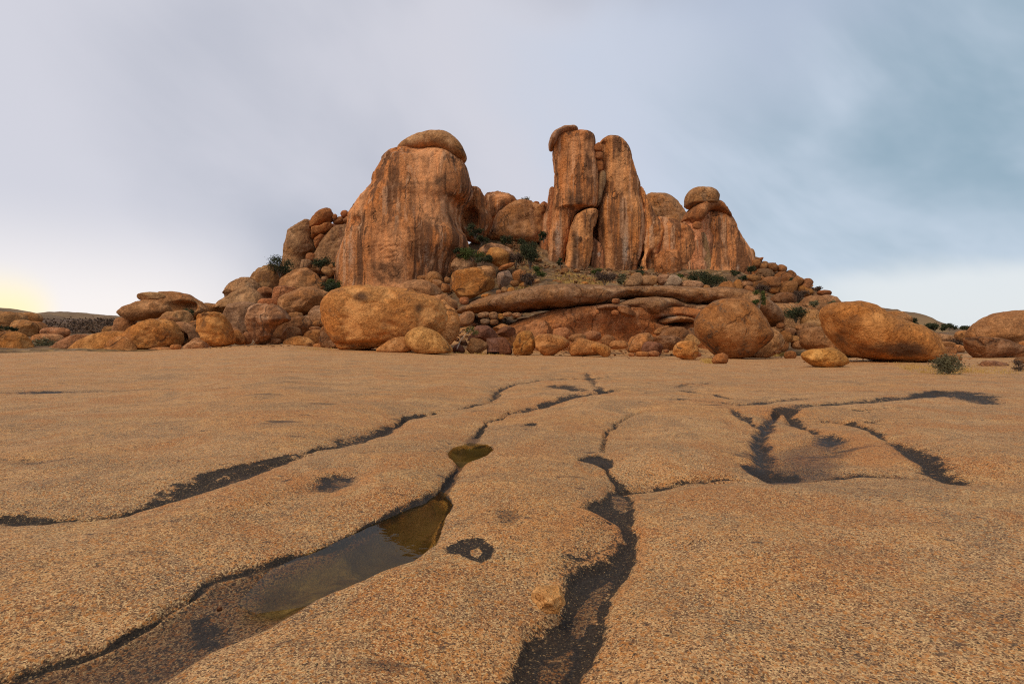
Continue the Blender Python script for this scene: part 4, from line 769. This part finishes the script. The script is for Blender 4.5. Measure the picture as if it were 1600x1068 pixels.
# ---- right slope
rock('boulder', 'big round lichen-spotted boulder at the right end of the ledge', [(1087,510),(1089,498),(1097,484),(1112,473),(1130,467),(1150,466),(1165,470),(1178,482),(1190,498),(1198,512),(1202,522),(1197,532),(1185,542),(1172,551),(1155,555),(1130,555),(1118,550),(1105,539),(1094,528),(1088,518)], (.43,.205,.078,.95), D=47, group=B_FOOT, amp=.45, dr=.85, cuts=1)
rock('boulder', 'brown boulder tucked behind the big round lichen-spotted one', [(1160,548),(1180,530),(1195,513),(1208,514),(1219,522),(1223,534),(1214,547),(1195,553),(1170,553)], 'brown', D=51, group=B_FOOT)
rock('bedrock_slope', 'smooth bare bedrock slope right of the ledge', [(1130,545),(1150,470),(1170,465),(1200,475),(1230,476),(1262,488),(1265,515),(1240,530),(1200,545)], 'tan', cat='bedrock slope', D=77, dr=.8, mat=M_LEDGE, cuts=0, amp=.5, n=2.6, marks=[(1215,497,4,18,0,.5)])
def many(rows, group, cat, D=None, **kw):
    kw.setdefault('n', 2.7)
    for sh, cl, lb in rows: rock(cat, lb, sh, cl, cat=cat, group=group, D=D, **kw)
many([(E(1222,540,9.5,9), 'brown', 'round boulder right of the brown one behind the big round boulder'), (E(1249,538,12,7), 'brown', 'flat-topped brown boulder in the gap left of the balancing oblong'), (E(1240,529,9,5.5), 'tan', 'small pale boulder above the flat-topped one in the gap'),
      ([(1216,528),(1222,515),(1232,517),(1238,529),(1225,536)], 'orange', 'orange wedge boulder in the gap behind the round boulder'), (E(1253,522,9.5,9), 'grey', 'grey boulder in the gap under the acacia bush'), (E(1252,512,9,5.5), 'brown', 'small brown boulder directly under the acacia bush'),
      (E(1220,508.5,7,4.5), 'brown', 'small stone at the bottom of the bedrock slope'), (E(1264,509,13,5), 'tan', 'flat pale stone above the brown block boulder'), (E(1233,517,10,5), 'tan', 'low stone at the foot of the bedrock slope')], B_RIGHT, 'boulder', D=62)
rock('stone', 'cube-shaped stone on the slab in front of the gap', [(1228,559),(1229,549),(1241,549),(1242,559)], 'red', cat='stone', group=B_RIGHT, n=4, D=46)
rock('stone', 'dark lumpy stone standing clear on the slab below the round boulder', [(1113,564),(1118,554),(1128,551),(1136,555),(1137,563),(1128,566)], 'red', cat='stone', group=B_RIGHT, D=34)
rock('stone', 'little stone at the right foot of the brown tucked boulder', E(1215,550,5.5,2.6), 'brown', cat='stone', D=47, group=B_RIGHT)
rock('boulder', 'pale dome boulder right of the acacia bush', [(1253,505),(1258,489),(1268,483),(1282,486),(1293,500),(1296,516),(1270,516)], 'tan', D=64, group=B_RIGHT, amp=.6)
rock('boulder', 'brown block boulder half hidden by the tilted egg boulder', [(1255,530),(1258,516),(1268,511),(1285,511),(1298,515),(1320,535),(1335,556),(1300,552),(1270,547),(1258,540)], 'brown', D=46, group=B_RIGHT, n=2.8)
many([([(1250,480),(1262,464),(1275,461),(1288,468),(1297,480),(1291,494),(1262,490)], 'brown', 'broad smooth boulder above the pale dome on the right slope'), ([(1278,496),(1288,481),(1297,482),(1296,505),(1283,506)], 'tan', 'orange boulder just left of the tilted egg boulder'),
      ([(1276,470),(1290,460),(1303,463),(1312,473),(1310,486),(1290,486)], 'tan', 'smooth boulder on the right skyline above the tilted egg')], B_RIGHT, 'boulder', D=85)
many([(E(1288,457.5,11,4.5), 'red', 'flat boulder capping the right skyline'), ([(1242,458),(1248,447),(1258,445.5),(1267,452),(1270,461),(1255,464)], 'orange', 'bright smooth boulder left of the flat skyline cap'), (E(1260,446,9,11,-30), 'brown', 'tall boulder on the skyline above the bright smooth one'),
      (E(1246,439,7,10,-40), 'brown', 'leaning slab boulder on the skyline of the right slope'), (E(1209,452,10.5,7), 'orange', 'small orange boulder in the middle of the right slope'), ([(1216,458),(1220,443),(1230,439),(1244,442),(1245,454),(1232,463)], 'brown', 'rounded block above the dark oblong boulder'),
      (E(1205,441,14,9), 'brown', 'brown boulder high in the middle of the right slope'), ([(1170,444),(1185,437),(1198,442),(1198,458),(1180,460)], 'dark', 'dark boulder above the small orange one'), (E(1177,435,11,6.5), 'brown', 'flat boulder near the foot of the hatted tower')], B_RIGHT, 'boulder', D=96)
many([(E(1193,429,14,10), 'grey', 'grey boulder right of the hatted tower foot'), ([(1206,434),(1218,423),(1230,427),(1239,436),(1226,445),(1210,445)], 'brown', 'brown boulder near the skyline right of the grey one'), (E(1207,417,9,6,-35), 'brown', 'slab boulder tilted on the upper right skyline'), (E(1192,416,7,5), 'brown', 'small boulder highest on the right skyline'),
      (E(1181,411,7,6), 'brown', 'small boulder touching the outcrop on the right skyline'), (E(1222,420,8,6,-30), 'brown', 'second tilted boulder down the right skyline'), (E(1236,429,8,6,-35), 'brown', 'third tilted boulder down the right skyline')], B_RIGHT, 'boulder', D=106)
rock('boulder', 'dark oblong boulder lying across the right slope', [(1204,467),(1215,458),(1232,457),(1246,462),(1244,471),(1231,477),(1215,476)], 'dark', D=86, group=B_RIGHT)
many([(E(1166,445,9,6), 'tan', 'pale boulder by the bushes below the hatted tower'), ([(1146,443),(1152,436),(1158,440),(1160,454),(1152,459),(1147,452)], 'orange', 'upright red-orange stone by the bushes below the hatted tower'), ([(1120,456),(1126,443),(1138,439),(1147,446),(1147,457),(1130,459)], 'red', 'reddish boulder at the right end of the bench')], B_RIGHT, 'boulder', D=86)
many([(E(1192,468,7,7), 'orange', 'bright round boulder above the bedrock slope'), (E(1251,480,10,6), 'brown', 'brown boulder above the acacia bush'), (E(1237,478,7,5), 'brown', 'small stone left of the boulder above the acacia bush'), (E(1176,460,10,6), 'tan', 'long stone at the top of the bedrock slope'), (E(1171,452,8,5,-20), 'brown', 'stone between the long one and the pale boulder')], B_RIGHT, 'boulder', D=83)
# ---- right foreground
rock('boulder', 'tilted egg boulder, large with a dark underside, on the right', [(1290,492),(1293,481),(1305,473),(1322,470),(1338,470),(1355,476),(1368,486),(1382,495),(1400,502),(1422,510),(1440,522),(1452,537),(1459,550),(1455,558),(1440,562),(1415,565),(1390,564),(1360,560),(1340,555),(1325,545),(1310,530),(1298,512)], 'orange', group=B_EDGE, cuts=0, amp=.55, dr=1.0, n=2.15, back=.35, ground=True, marks=[(1385,542,70,16,0,.6),(1312,524,16,16,0,.55),(1420,550,30,12,0,.5)])  # dark marks put shade into the underside's colour, along with some weathering
rock('boulder', 'balancing oblong boulder standing clear on the slab', [(1254,556),(1258,549),(1270,545),(1285,545),(1298,543),(1310,548),(1322,556),(1327,563),(1318,569),(1300,573),(1280,572.5),(1265,567)], (.60,.30,.095,.35), group=B_EDGE, cuts=2, amp=.7, dr=.9, back=.2, ground=True)
rock('boulder', 'flat-topped block on the skyline behind the tilted egg', [(1370,500),(1373,488),(1388,486.5),(1405,487),(1416,488),(1420,496),(1418,508),(1395,512)], 'tan', D=100, group=B_EDGE, n=3.5)
rock('boulder', 'huge rounded boulder cut by the right edge of the photo', [(1524,530),(1526,515),(1540,500),(1560,490),(1590,484),(1625,486),(1655,500),(1670,540),(1640,556),(1580,556),(1540,548)], 'brown', D=58, group=B_EDGE, cuts=1, amp=.6)
rock('boulder', 'dark shelf-topped boulder in front of the huge right-edge one', [(1509,531),(1520,527),(1545,526.5),(1565,530),(1580,537),(1596,543),(1591,549),(1572,556),(1555,562),(1535,563),(1522,556)], 'dark', D=40, group=B_EDGE, cuts=3)
many([(E(1511,525,16,10), 'tan', 'rounded pale boulder left of the huge right-edge one'), ([(1444,532),(1449,521),(1465,518.5),(1485,524),(1492,533),(1475,538),(1452,538)], 'tan', 'long low pale boulder behind the right-hand shrub')], B_EDGE, 'boulder', D=66)
many([(E(1479,538,13,5), 'brown', 'flat oval stone under the long low pale boulder'), (E(1460,538,9,5), 'brown', 'small stone left of the flat oval one'), (E(1495,544,10,6,-15), 'brown', 'slanting stone left of the shelf-topped boulder')], B_EDGE, 'stone', D=52)
many([(E(1481,549,12,7.5), 'brown', 'rounded stone behind the right-hand shrub'), (E(1463,549,9,7), 'brown', 'stone touching the right tip of the tilted egg')], B_EDGE, 'stone', D=44)
rock('stone', 'dark stone standing behind the right-hand shrub, nearest it', E(1486,559,14.5,7.5), 'brown', cat='stone', D=35, group=B_EDGE)
rock('boulder', 'brown boulder low at the right edge below the huge one', E(1592,553,24,10), 'brown', D=41, group=B_EDGE)
rock('boulder', 'flat dark boulder lying on the slab near the right edge', [(1532,573),(1535,565),(1548,563),(1565,565),(1578,571),(1577,575.5),(1540,576)], 'dark', D=28, group=B_EDGE)
rock('boulder', 'small dark boulder at the right edge of the photo', E(1599,564,13,6), 'dark', D=31, group=B_EDGE)
rock('stone', 'small brown knob by the shoulder of the huge right-edge boulder', E(1601,539,8,7), 'brown', cat='stone', D=45, group=B_EDGE)
# ---- loose stones on the near slab
rock('slab_stone', 'small angular granite stone beside the black gully', [(829,937),(834,926),(850,921),(872,919),(884,926),(888,937),(880,950),(868,957),(850,951),(836,945)], (.74,.38,.15,.15), cat='stone', D=3.03, dr=.9, n=3., amp=.8, sharp=1, res=2., mat=M_COBBLE)
rock('pebble', 'tiny dark red pebble in the dry end of the rain pool', E(343,951,4,3.5), 'rust', cat='pebble', D=3.1, ground=False)
rock('pebble', 'tiny dark pebble on the slab at the lower right', E(1581,998,8,4,-20), (.10,.03,.015,.2), cat='pebble', D=2.68, ground=False, dr=1.4)
# ------------------------------------------------------------------ scree: small angular stones down the slopes
def angular(seed, n=60):
    rg = np.random.default_rng(seed)
    k = np.arange(n)+.5; ph = np.arccos(1-2*k/n); th = np.pi*(1+5**.5)*k
    d = np.stack([np.cos(th)*np.sin(ph), np.sin(th)*np.sin(ph), np.cos(ph)], 1)
    pl = rg.normal(size=(11, 3)); pl /= np.linalg.norm(pl, axis=1)[:, None]; hh = rg.uniform(.72, 1.0, 11)
    dp = np.maximum(d@pl.T, 1e-3); r = np.minimum((hh/dp).min(1), 1.25)
    import bmesh
    bm = bmesh.new()
    for v in d*r[:, None]*np.array([1, .85, .68]): bm.verts.new(v)
    bmesh.ops.convex_hull(bm, input=bm.verts)
    me = bpy.data.meshes.new('scree_stone'); bm.to_mesh(me); bm.free()
    me.materials.append(M_BOULDER); return me
SCREE = [angular(s, 40) for s in range(10)]
def in_poly(px, py, P):
    ins = False; n = len(P)
    for i in range(n):
        x0, y0 = P[i]; x1, y1 = P[(i+1) % n]
        if (y0 > py) != (y1 > py) and px < (x1-x0)*(py-y0)/(y1-y0)+x0: ins = not ins
    return ins
def scatter(P, count, r0, r1, label, group, cols):
    xs = [p[0] for p in P]; ys = [p[1] for p in P]; k = 0; tries = 0
    while k < count and tries < count*40:
        tries += 1
        px, py = random.uniform(min(xs), max(xs)), random.uniform(min(ys), max(ys))
        if not in_poly(px, py, P): continue
        D = hit(px, py); r = (r0+(r1-r0)*random.random()**2.2)/F*D
        x = (px-CX)/F*D; z = float(base_z(px, D))
        o = bpy.data.objects.new('scree_stone', random.choice(SCREE)); COL.objects.link(o)
        o.location = (x, D, z+r*.35); o.scale = (r*random.uniform(.8, 1.4), r*random.uniform(.8, 1.3), r*random.uniform(.7, 1.1))
        o.rotation_euler = (random.uniform(-.5, .5), random.uniform(-.5, .5), random.uniform(0, 6.28))
        cl = random.choice(cols); cb = C[cl]; f = random.uniform(.8, 1.15); o.color = (cb[0]*f, cb[1]*f, cb[2]*f, cb[3])
        cn = {'tan': 'tan', 'red': 'reddish', 'rust': 'dark'}
        pl = min(PLACES, key=lambda q: max(abs(q[0]-px), abs(q[1]-py))-q[2]*.5); words = pl[3].split()
        lb = '%s scree stone beside the %s' % (cn.get(cl, cl), pl[3]) if len(words) <= 10 and abs(pl[0]-px)+abs(pl[1]-py) < 45 else label
        tag(o, lb, 'stone', group); k += 1
scatter([(1165,412),(1185,400),(1215,415),(1250,438),(1285,455),(1305,478),(1270,500),(1220,480),(1180,470),(1150,445)], 85, 2.5, 8, 'small brown scree stone between the boulders of the right slope', 'scree on the right slope', ['brown', 'brown', 'tan', 'red', 'dark'])
scatter([(845,432),(870,420),(1010,430),(1110,436),(1110,449),(1000,448),(880,446),(820,452),(800,445)], 62, 2.5, 6.5, 'small pale broken stone strewn on the bench below the towers', 'broken stones on the bench', ['tan', 'pale', 'orange', 'brown'])
scatter([(770,385),(800,378),(850,395),(850,425),(800,430),(775,412)], 44, 2.5, 6, 'small stone in the scree of the saddle between the towers', 'scree in the saddle', ['tan', 'brown', 'pale', 'grey'])
scatter([(620,452),(690,420),(712,420),(705,470),(715,485),(690,480),(660,450)], 30, 2.5, 6, 'small stone in the scree beside the great orange block', 'scree left of the great block', ['brown', 'tan', 'grey'])
scatter([(705,520),(722,500),(820,488),(810,515),(760,530),(720,548)], 38, 2.5, 6.5, 'dark broken stone among the fallen slabs under the ledge', 'rubble among the fallen slabs', ['rust', 'dark', 'tan', 'grey', 'rust'])
scatter([(490,440),(530,405),(540,440),(520,470),(500,460)], 14, 2, 4.5, 'small stone in the gully left of the streaked tower', 'scree in the left gully', ['tan', 'brown', 'grey'])
scatter([(860,545),(1040,528),(1060,556),(960,556),(880,556)], 24, 1.5, 4, 'small red stone at the foot of the ledge wall', 'stones at the ledge foot', ['red', 'orange', 'brown'])

def rubble(zones):
    V0 = [np.array([v.co[:] for v in m.vertices]) for m in SCREE]
    T0 = [np.array([p.vertices[:] for p in m.polygons]) for m in SCREE]
    Vs, Ts, k = [], [], 0; rg = np.random.default_rng(21)
    for P, count, r0, r1 in zones:
        xs = [p[0] for p in P]; ys = [p[1] for p in P]; c = 0
        while c < count:
            px, py = rg.uniform(min(xs), max(xs)), rg.uniform(min(ys), max(ys))
            if not in_poly(px, py, P): continue
            c += 1; D = hit(px, py); r = (r0+(r1-r0)*rg.random()**2.5)/F*D; i = int(rg.integers(0, len(V0))); a = rg.uniform(0, 6.28)
            v = V0[i]*r*rg.uniform(.8, 1.3, 3); v = np.stack([v[:, 0]*math.cos(a)-v[:, 1]*math.sin(a), v[:, 0]*math.sin(a)+v[:, 1]*math.cos(a), v[:, 2]], 1)
            Vs.append(v+np.array([(px-CX)/F*D, D, float(base_z(px, D))+r*.25])); Ts.append(T0[i]+k); k += len(v)
    me = make_mesh('rubble', np.vstack(Vs), None, np.vstack(Ts), False)
    o = link('rubble', me, M_BOULDER); o['kind'] = 'stuff'; o.color = (.36, .205, .11, .5)
rubble([([(800,378),(770,385),(770,420),(850,440),(1110,448),(1110,430),(1010,425),(860,415)], 900, 1., 3.2),
        ([(1165,412),(1185,400),(1250,438),(1305,478),(1300,500),(1220,490),(1160,455)], 600, 1.2, 3.5),
        ([(620,455),(690,418),(712,418),(705,470),(715,500),(690,490)], 200, 1., 3.), ([(705,520),(722,490),(820,486),(830,520),(800,545),(720,550)], 350, 1., 3.5),
        ([(440,430),(535,405),(540,450),(515,470),(440,455)], 220, 1., 3.), ([(850,550),(1060,530),(1080,553),(860,556)], 200, .8, 2.2), ([(1200,505),(1260,505),(1260,550),(1215,550)], 150, 1., 3.),
        ([(0,548),(500,543),(800,557),(1100,563),(1500,573),(1600,574),(1600,562),(1250,551),(900,551),(500,538),(0,545)], 420, .5, 1.7), ([(300,545),(500,540),(500,525),(300,530)], 120, 1., 2.5), ([(1420,530),(1520,530),(1520,560),(1440,560)], 90, 1., 2.5)])

# ------------------------------------------------------------------ far hills
def far_hill(name, prof, D, depth, mat):
    xs = np.arange(prof[0][0], prof[-1][0]+1, 3.); ys = np.interp(xs, [p[0] for p in prof], [p[1] for p in prof])
    rows = []
    for k in np.linspace(0, 1, 26):
        Dk = D-depth+2*depth*k; s = math.sin(math.pi*min(k*1.0, 1))**.8
        X = (xs-CX)/F*D*(Dk/D)**.3; Z = (EYE+(HY-ys)/F*D)*s-3*(1-s)
        rows.append(np.stack([X, np.full(len(xs), Dk), Z], 1))
    V = np.concatenate(rows); n = len(xs)
    V[:, 2] += fbm(V*.06, 4, 77)*1.6*np.clip(V[:, 2]/8, 0, 1)+fbm(V*.3, 2, 78)*.7
    i, j = np.meshgrid(np.arange(25), np.arange(n-1), indexing='ij')
    Q = np.stack([i*n+j, i*n+j+1, (i+1)*n+j+1, (i+1)*n+j], -1).reshape(-1, 4)
    o = link(name, make_mesh(name, V, Q), mat); o['kind'] = 'structure'; return o
far_hill('hill', [(-420,505),(-250,488),(-120,478),(-40,480),(8,481),(30,486),(60,490),(90,500),(150,522),(170,530)], 420, 120, M_FARHILL)
far_hill('hill', [(-100,520),(20,505),(70,493),(85,489),(100,487),(125,488),(160,492),(188,494),(240,500),(330,515),(380,525)], 640, 150, M_FARHILL)
far_hill('hill', [(-300,512),(-60,504),(20,500),(80,500),(140,500),(190,501),(230,505),(280,520),(300,528)], 230, 70, M_SCRUB)
far_hill('hill', [(1300,520),(1350,488),(1368,482),(1390,483),(1405,492),(1430,505),(1460,512),(1500,515),(1560,518),(1700,520),(1900,526)], 210, 50, M_FARHILL)

# ------------------------------------------------------------------ plants
def tube(V, Q, pts, r0, r1, n=5):
    base = len(V); pts = [np.asarray(p, float) for p in pts]
    for i, p in enumerate(pts):
        d = pts[min(i+1, len(pts)-1)]-pts[max(i-1, 0)]; d /= np.linalg.norm(d)+1e-9
        a = np.cross(d, [.3, 1, .2]); a /= np.linalg.norm(a)+1e-9; b = np.cross(d, a); r = r0+(r1-r0)*i/(len(pts)-1)
        for k in range(n): V.append(p+r*(math.cos(2*math.pi*k/n)*a+math.sin(2*math.pi*k/n)*b))
    for i in range(len(pts)-1):
        for k in range(n): Q.append((base+i*n+k, base+i*n+(k+1) % n, base+(i+1)*n+(k+1) % n, base+(i+1)*n+k))
def leaves(centres, rad, count, size, rg, flatz=.8):
    c = centres[rg.integers(0, len(centres), count)]
    p = c+rg.normal(size=(count, 3))*rad*np.array([1, 1, flatz])*.55
    u = rg.normal(size=(count, 3)); u /= np.linalg.norm(u, axis=1)[:, None]
    v = np.cross(u, rg.normal(size=(count, 3))); v /= np.linalg.norm(v, axis=1)[:, None]
    s = size*rg.uniform(.6, 1.3, count)[:, None]
    V = np.stack([p-u*s, p+v*s*.45, p+u*s, p-v*s*.45], 1).reshape(-1, 3)
    return V, np.arange(count*4).reshape(-1, 4)
def shrub(px, py, wpx, hpx, label, leafm, D=None, n=900, stem=M_BARK, lsz=.45, name='shrub', cat='shrub', lean=0., thin=1., trunk=.12, group=None):
    rg = np.random.default_rng(int(px*7+py)); D = D or hit(px, py); k = D/F
    w_, h_ = wpx*k/2, hpx*k
    root = bpy.data.objects.new(name, None); COL.objects.link(root); root.location = at(px, py, D); tag(root, label, cat, group)
    nc = max(7, int(n/70)); a = rg.uniform(0, 2*np.pi, nc); rr = np.sqrt(rg.uniform(0, 1, nc))
    zc = h_*(trunk*2+(.92-trunk*2)*rg.uniform(0, 1, nc)); env = np.sqrt(np.clip(1-((zc/h_-.5)/.62)**2, .15, 1))
    cs = np.stack([w_*.82*rr*np.cos(a)*env+lean*zc, w_*.7*rr*np.sin(a)*env, zc], 1)
    V, Q = leaves(cs, min(w_, h_)*.34*thin, int(n*2.2), lsz*k*2.7, rg)
    link('crown', make_mesh('crown', V, Q, None, False), leafm, root)
    Vt, Qt = [], []
    for c in cs[:max(5, nc//2)]:
        m = np.array([c[0]*.35, c[1]*.35, c[2]*.5]); tube(Vt, Qt, [(0, 0, -.3*h_*.2), m, c], .022*h_+.01, .006*h_+.004)
    link('stem', make_mesh('stem', Vt, Qt), stem, root)
    return root
G_B = 'dark bushes rooted among the rocks'
for a in (
 (437,431,40,30,'dark bush on the left skyline beside the pale dome',M_LEAF_D,92,1200), (500,421,32,20,'dark bush below the bulging outcrop',M_LEAF_D,104,900), (530,418,20,12,'low dark bush touching the left side of the streaked tower',M_LEAF_D,100,500),
 (521,455,24,20,'bright green bush in the gully left of the streaked tower',M_LEAF_B,90,800), (513,462,30,20,'dark bush under the bright green one in the left gully',M_LEAF_D,86,800), (296,498,20,14,'small green bush by the hollowed boulder of the far stack',M_LEAF_D,74,450),
 (70,546,40,16,'grey-green bush at the slab edge on the far left',M_LEAF_G,66,700), (12,518,40,8,'low dark green bush at the left edge of the photo',M_LEAF_D,75,400),
 (742,372,26,22,'dark bush in the hollow right of the great tower',M_LEAF_D,97,800), (752,382,22,13,'dark bush lower in the hollow right of the great tower',M_LEAF_D,95,500), (738,407,42,18,'bright green bush above the striped pale boulder',M_LEAF_B,90,900), (716,404,20,16,'dark bush at the right foot of the great tower',M_LEAF_D,91,500), (756,412,26,16,'mid-green bush left of the perched boulders',M_LEAF_D,88,600),
 (828,418,34,38,'tall dark bush in the saddle below the split tower',M_LEAF_D,92,1600), (806,418,34,28,'brownish twiggy bush left of the tall saddle bush',M_TWIG,94,700), (822,390,36,16,'bush on the scree high in the saddle',M_LEAF_D,100,700), (795,382,28,12,'low bush at the foot of the saddle dome',M_LEAF_D,101,500), (850,378,16,16,'dark bush between the saddle dome and the split tower',M_LEAF_D,103,400),
 (842,432,24,14,'green bush on the bench under the tall saddle bush',M_LEAF_B,86,500), (830,448,30,18,'brown leafless bush on the bench near the ledge tip',M_TWIG,78,600), (876,418,12,16,'small dark bush in the cleft at the split tower foot',M_LEAF_D,96,350),
 (933,430,18,10,'small green bush on the bench below the pair of towers',M_LEAF_B,90,350), (945,445,36,22,'brown leafless bush on the bench below the pair',M_TWIG,82,800), (972,446,18,18,'grey-green bush on the bench right of the leafless one',M_LEAF_G,82,500), (998,432,18,16,'dark bush below the alcove buttress',M_LEAF_D,92,350),
 (1062,438,14,10,'small green bush behind the long low bench boulder',M_LEAF_B,90,300), (1112,449,46,20,'wide dark bush at the foot of the hatted tower',M_LEAF_D,88,1300), (1090,440,30,14,'dark bush left of the wide one under the hatted tower',M_LEAF_D,92,700), (1148,432,16,10,'dark bush at the right foot of the hatted tower',M_LEAF_D,98,350), (1172,428,22,12,'grey-green bush by the flat boulder right of the tower',M_LEAF_D,98,400), (1160,441,14,10,'small bush above the upright red-orange stone',M_LEAF_D,93,300),
 (1186,482,20,30,'bright green shrub growing behind the big round boulder',M_LEAF_B,55,700), (1244,503,42,24,'wide flat-topped acacia bush beside the pale dome boulder',M_LEAF_D,65,1100), (1190,462,26,16,'grey leafless bush in the middle of the right slope',M_TWIG,88,500), (1250,468,28,14,'grey leafless bush right of the dark oblong boulder',M_TWIG,88,500), (1272,480,20,10,'small green bush on the broad smooth boulder',M_LEAF_G,79,300), (1276,456,20,8,'grey bush under the flat skyline cap',M_TWIG,98,300),
 (1300,478,14,8,'small bush behind the top of the tilted egg',M_LEAF_G,80,250), (1240,442,12,8,'small green bush near the right skyline',M_LEAF_D,98,220)):
    px, py, wp, hp, lb, mt, D, n = a
    shrub(px, py, wp, hp, lb, mt, D, n, group=G_B)
shrub(822, 320, 20, 13, 'thin bare shrub on the saddle skyline', M_LEAF_G, DL+10, 160, thin=1.2)
shrub(822, 440, 20, 12, 'small twiggy bush beside the round bench stone', M_TWIG, 82, 300)
rt = shrub(1482, 585, 44, 27, 'grey-green shrub standing alone on the slab at the right', M_LEAF_G, None, 1500, lsz=.5, thin=1.1)
shrub(1594, 580, 22, 16, 'small dry shrub at the right edge of the slab', M_TWIG, None, 400, lsz=.4)
for i, (px, py, wp, hp, D) in enumerate(((1440,517,50,14,95), (1462,516,36,13,105), (1484,516,30,12,110), (1510,517,26,10,112), (1425,510,16,16,100), (1495,545,40,18,62))):
    shrub(px, py, wp, hp*.75, ['wide dark bush on the right skyline beyond the tilted egg', 'dark bush second along the right skyline', 'dark bush third along the right skyline', 'low bush at the far end of the right skyline', 'small upright bush on the skyline by the flat-topped block', 'grey bush left of the huge right-edge boulder'][i], M_LEAF_D if i < 5 else M_TWIG, D, 600, group='bushes along the right skyline')
# thin pale-stemmed tree before the fallen slabs
t = bpy.data.objects.new('sapling', None); COL.objects.link(t); Dt = 50.; t.location = at(714, 540, Dt); tag(t, 'thin leaning sapling with a pale stem before the fallen slabs', 'sapling')
V, Q = [], []; k = Dt/F; tube(V, Q, [(0, 0, -.3), (7*k, 0, 11*k), (15*k, -.1, 19*k), (22*k, -.1, 26*k)], .05, .02); tube(V, Q, [(13*k, -.1, 17*k), (18*k, 0, 19*k), (26*k, 0, 20*k)], .025, .012)
link('stem', make_mesh('stem', V, Q), M_PALEBARK, t)
V, Q = leaves(np.array([(20*k, 0, 25*k), (26*k, 0, 23*k), (16*k, 0, 23*k), (24*k, .2, 28*k), (29*k, 0, 20*k)]), .30, 420, .07, np.random.default_rng(5))
link('crown', make_mesh('crown', V, Q, None, False), M_LEAF_B, t)

# dry grass: blades in one mesh
def straw(P, count, h0, rg):
    xs = [p[0] for p in P]; ys = [p[1] for p in P]; out = []
    while len(out) < count:
        px, py = rg.uniform(min(xs), max(xs)), rg.uniform(min(ys), max(ys))
        if in_poly(px, py, P): out.append((px, py))
    for px, py in out:
        D = hit(px, py); x = (px-CX)/F*D; z = float(base_z(px, D)); h = h0*rg.uniform(.5, 1.2)
        for _ in range(3):
            ox, oy = rg.normal(0, .12, 2); lx, ly = rg.normal(0, .35*h, 2); wd = .012+.00022*D
            b = len(GV); GV.extend([(x+ox-wd, D+oy, z-.05), (x+ox+wd, D+oy, z-.05), (x+ox+lx, D+oy+ly, z+h)]); GT.append((b, b+1, b+2))
GV, GT = [], []; rg = np.random.default_rng(3)
straw([(840,436),(880,425),(960,440),(1000,436),(1000,447),(900,447),(850,446)], 900, .45, rg)
straw([(1098,561),(1125,561),(1124,568),(1100,568)], 260, .14, rg); straw([(1160,551),(1240,551),(1235,556),(1165,557)], 600, .22, rg); straw([(700,548),(790,553),(790,556),(700,552)], 120, .15, rg)
straw([(1395,566),(1470,570),(1520,578),(1480,588),(1420,580)], 420, .08, rg); straw([(1490,572),(1600,566),(1600,584),(1520,584)], 260, .07, rg)
straw([(770,455),(830,440),(845,450),(800,458)], 160, .3, rg); straw([(445,543),(520,541),(560,549),(470,549)], 160, .07, rg)
o = link('dry_grass', make_mesh('dry_grass', GV, None, GT, False), M_STRAW); o['kind'] = 'stuff'
# scrub on the far left slope: one mass
rg = np.random.default_rng(9); n = 2600
pxs = rg.uniform(-120, 230, n); Ds = rg.uniform(120, 228, n); cs = []
for a, d in zip(pxs, Ds):
    q = np.clip((d-160)/70, 0, 1); zz_ = (EYE+(HY-np.interp(a, [-60, 190, 280], [506, 503, 522]))/F*230)*math.sin(math.pi*q/2)**.8
    cs.append(((a-CX)/F*d, d, max(zz_, 0)+.4))
V, Q = leaves(np.array(cs), 1.3, 16000, .55, rg)
o = link('scrub', make_mesh('scrub', V, Q, None, False), M_SCRUB); o['kind'] = 'stuff'

water('rain_pool', [(420,888),(470,866),(560,826),(686,764),(712,775),(700,815),(676,855),(650,885),(600,905),(540,925),(470,945),(400,955),(370,940)], -.093)
water('rain_pool', [(698,712),(705,700),(735,692),(765,695),(776,704),(762,716),(735,722),(708,722)], -.075)
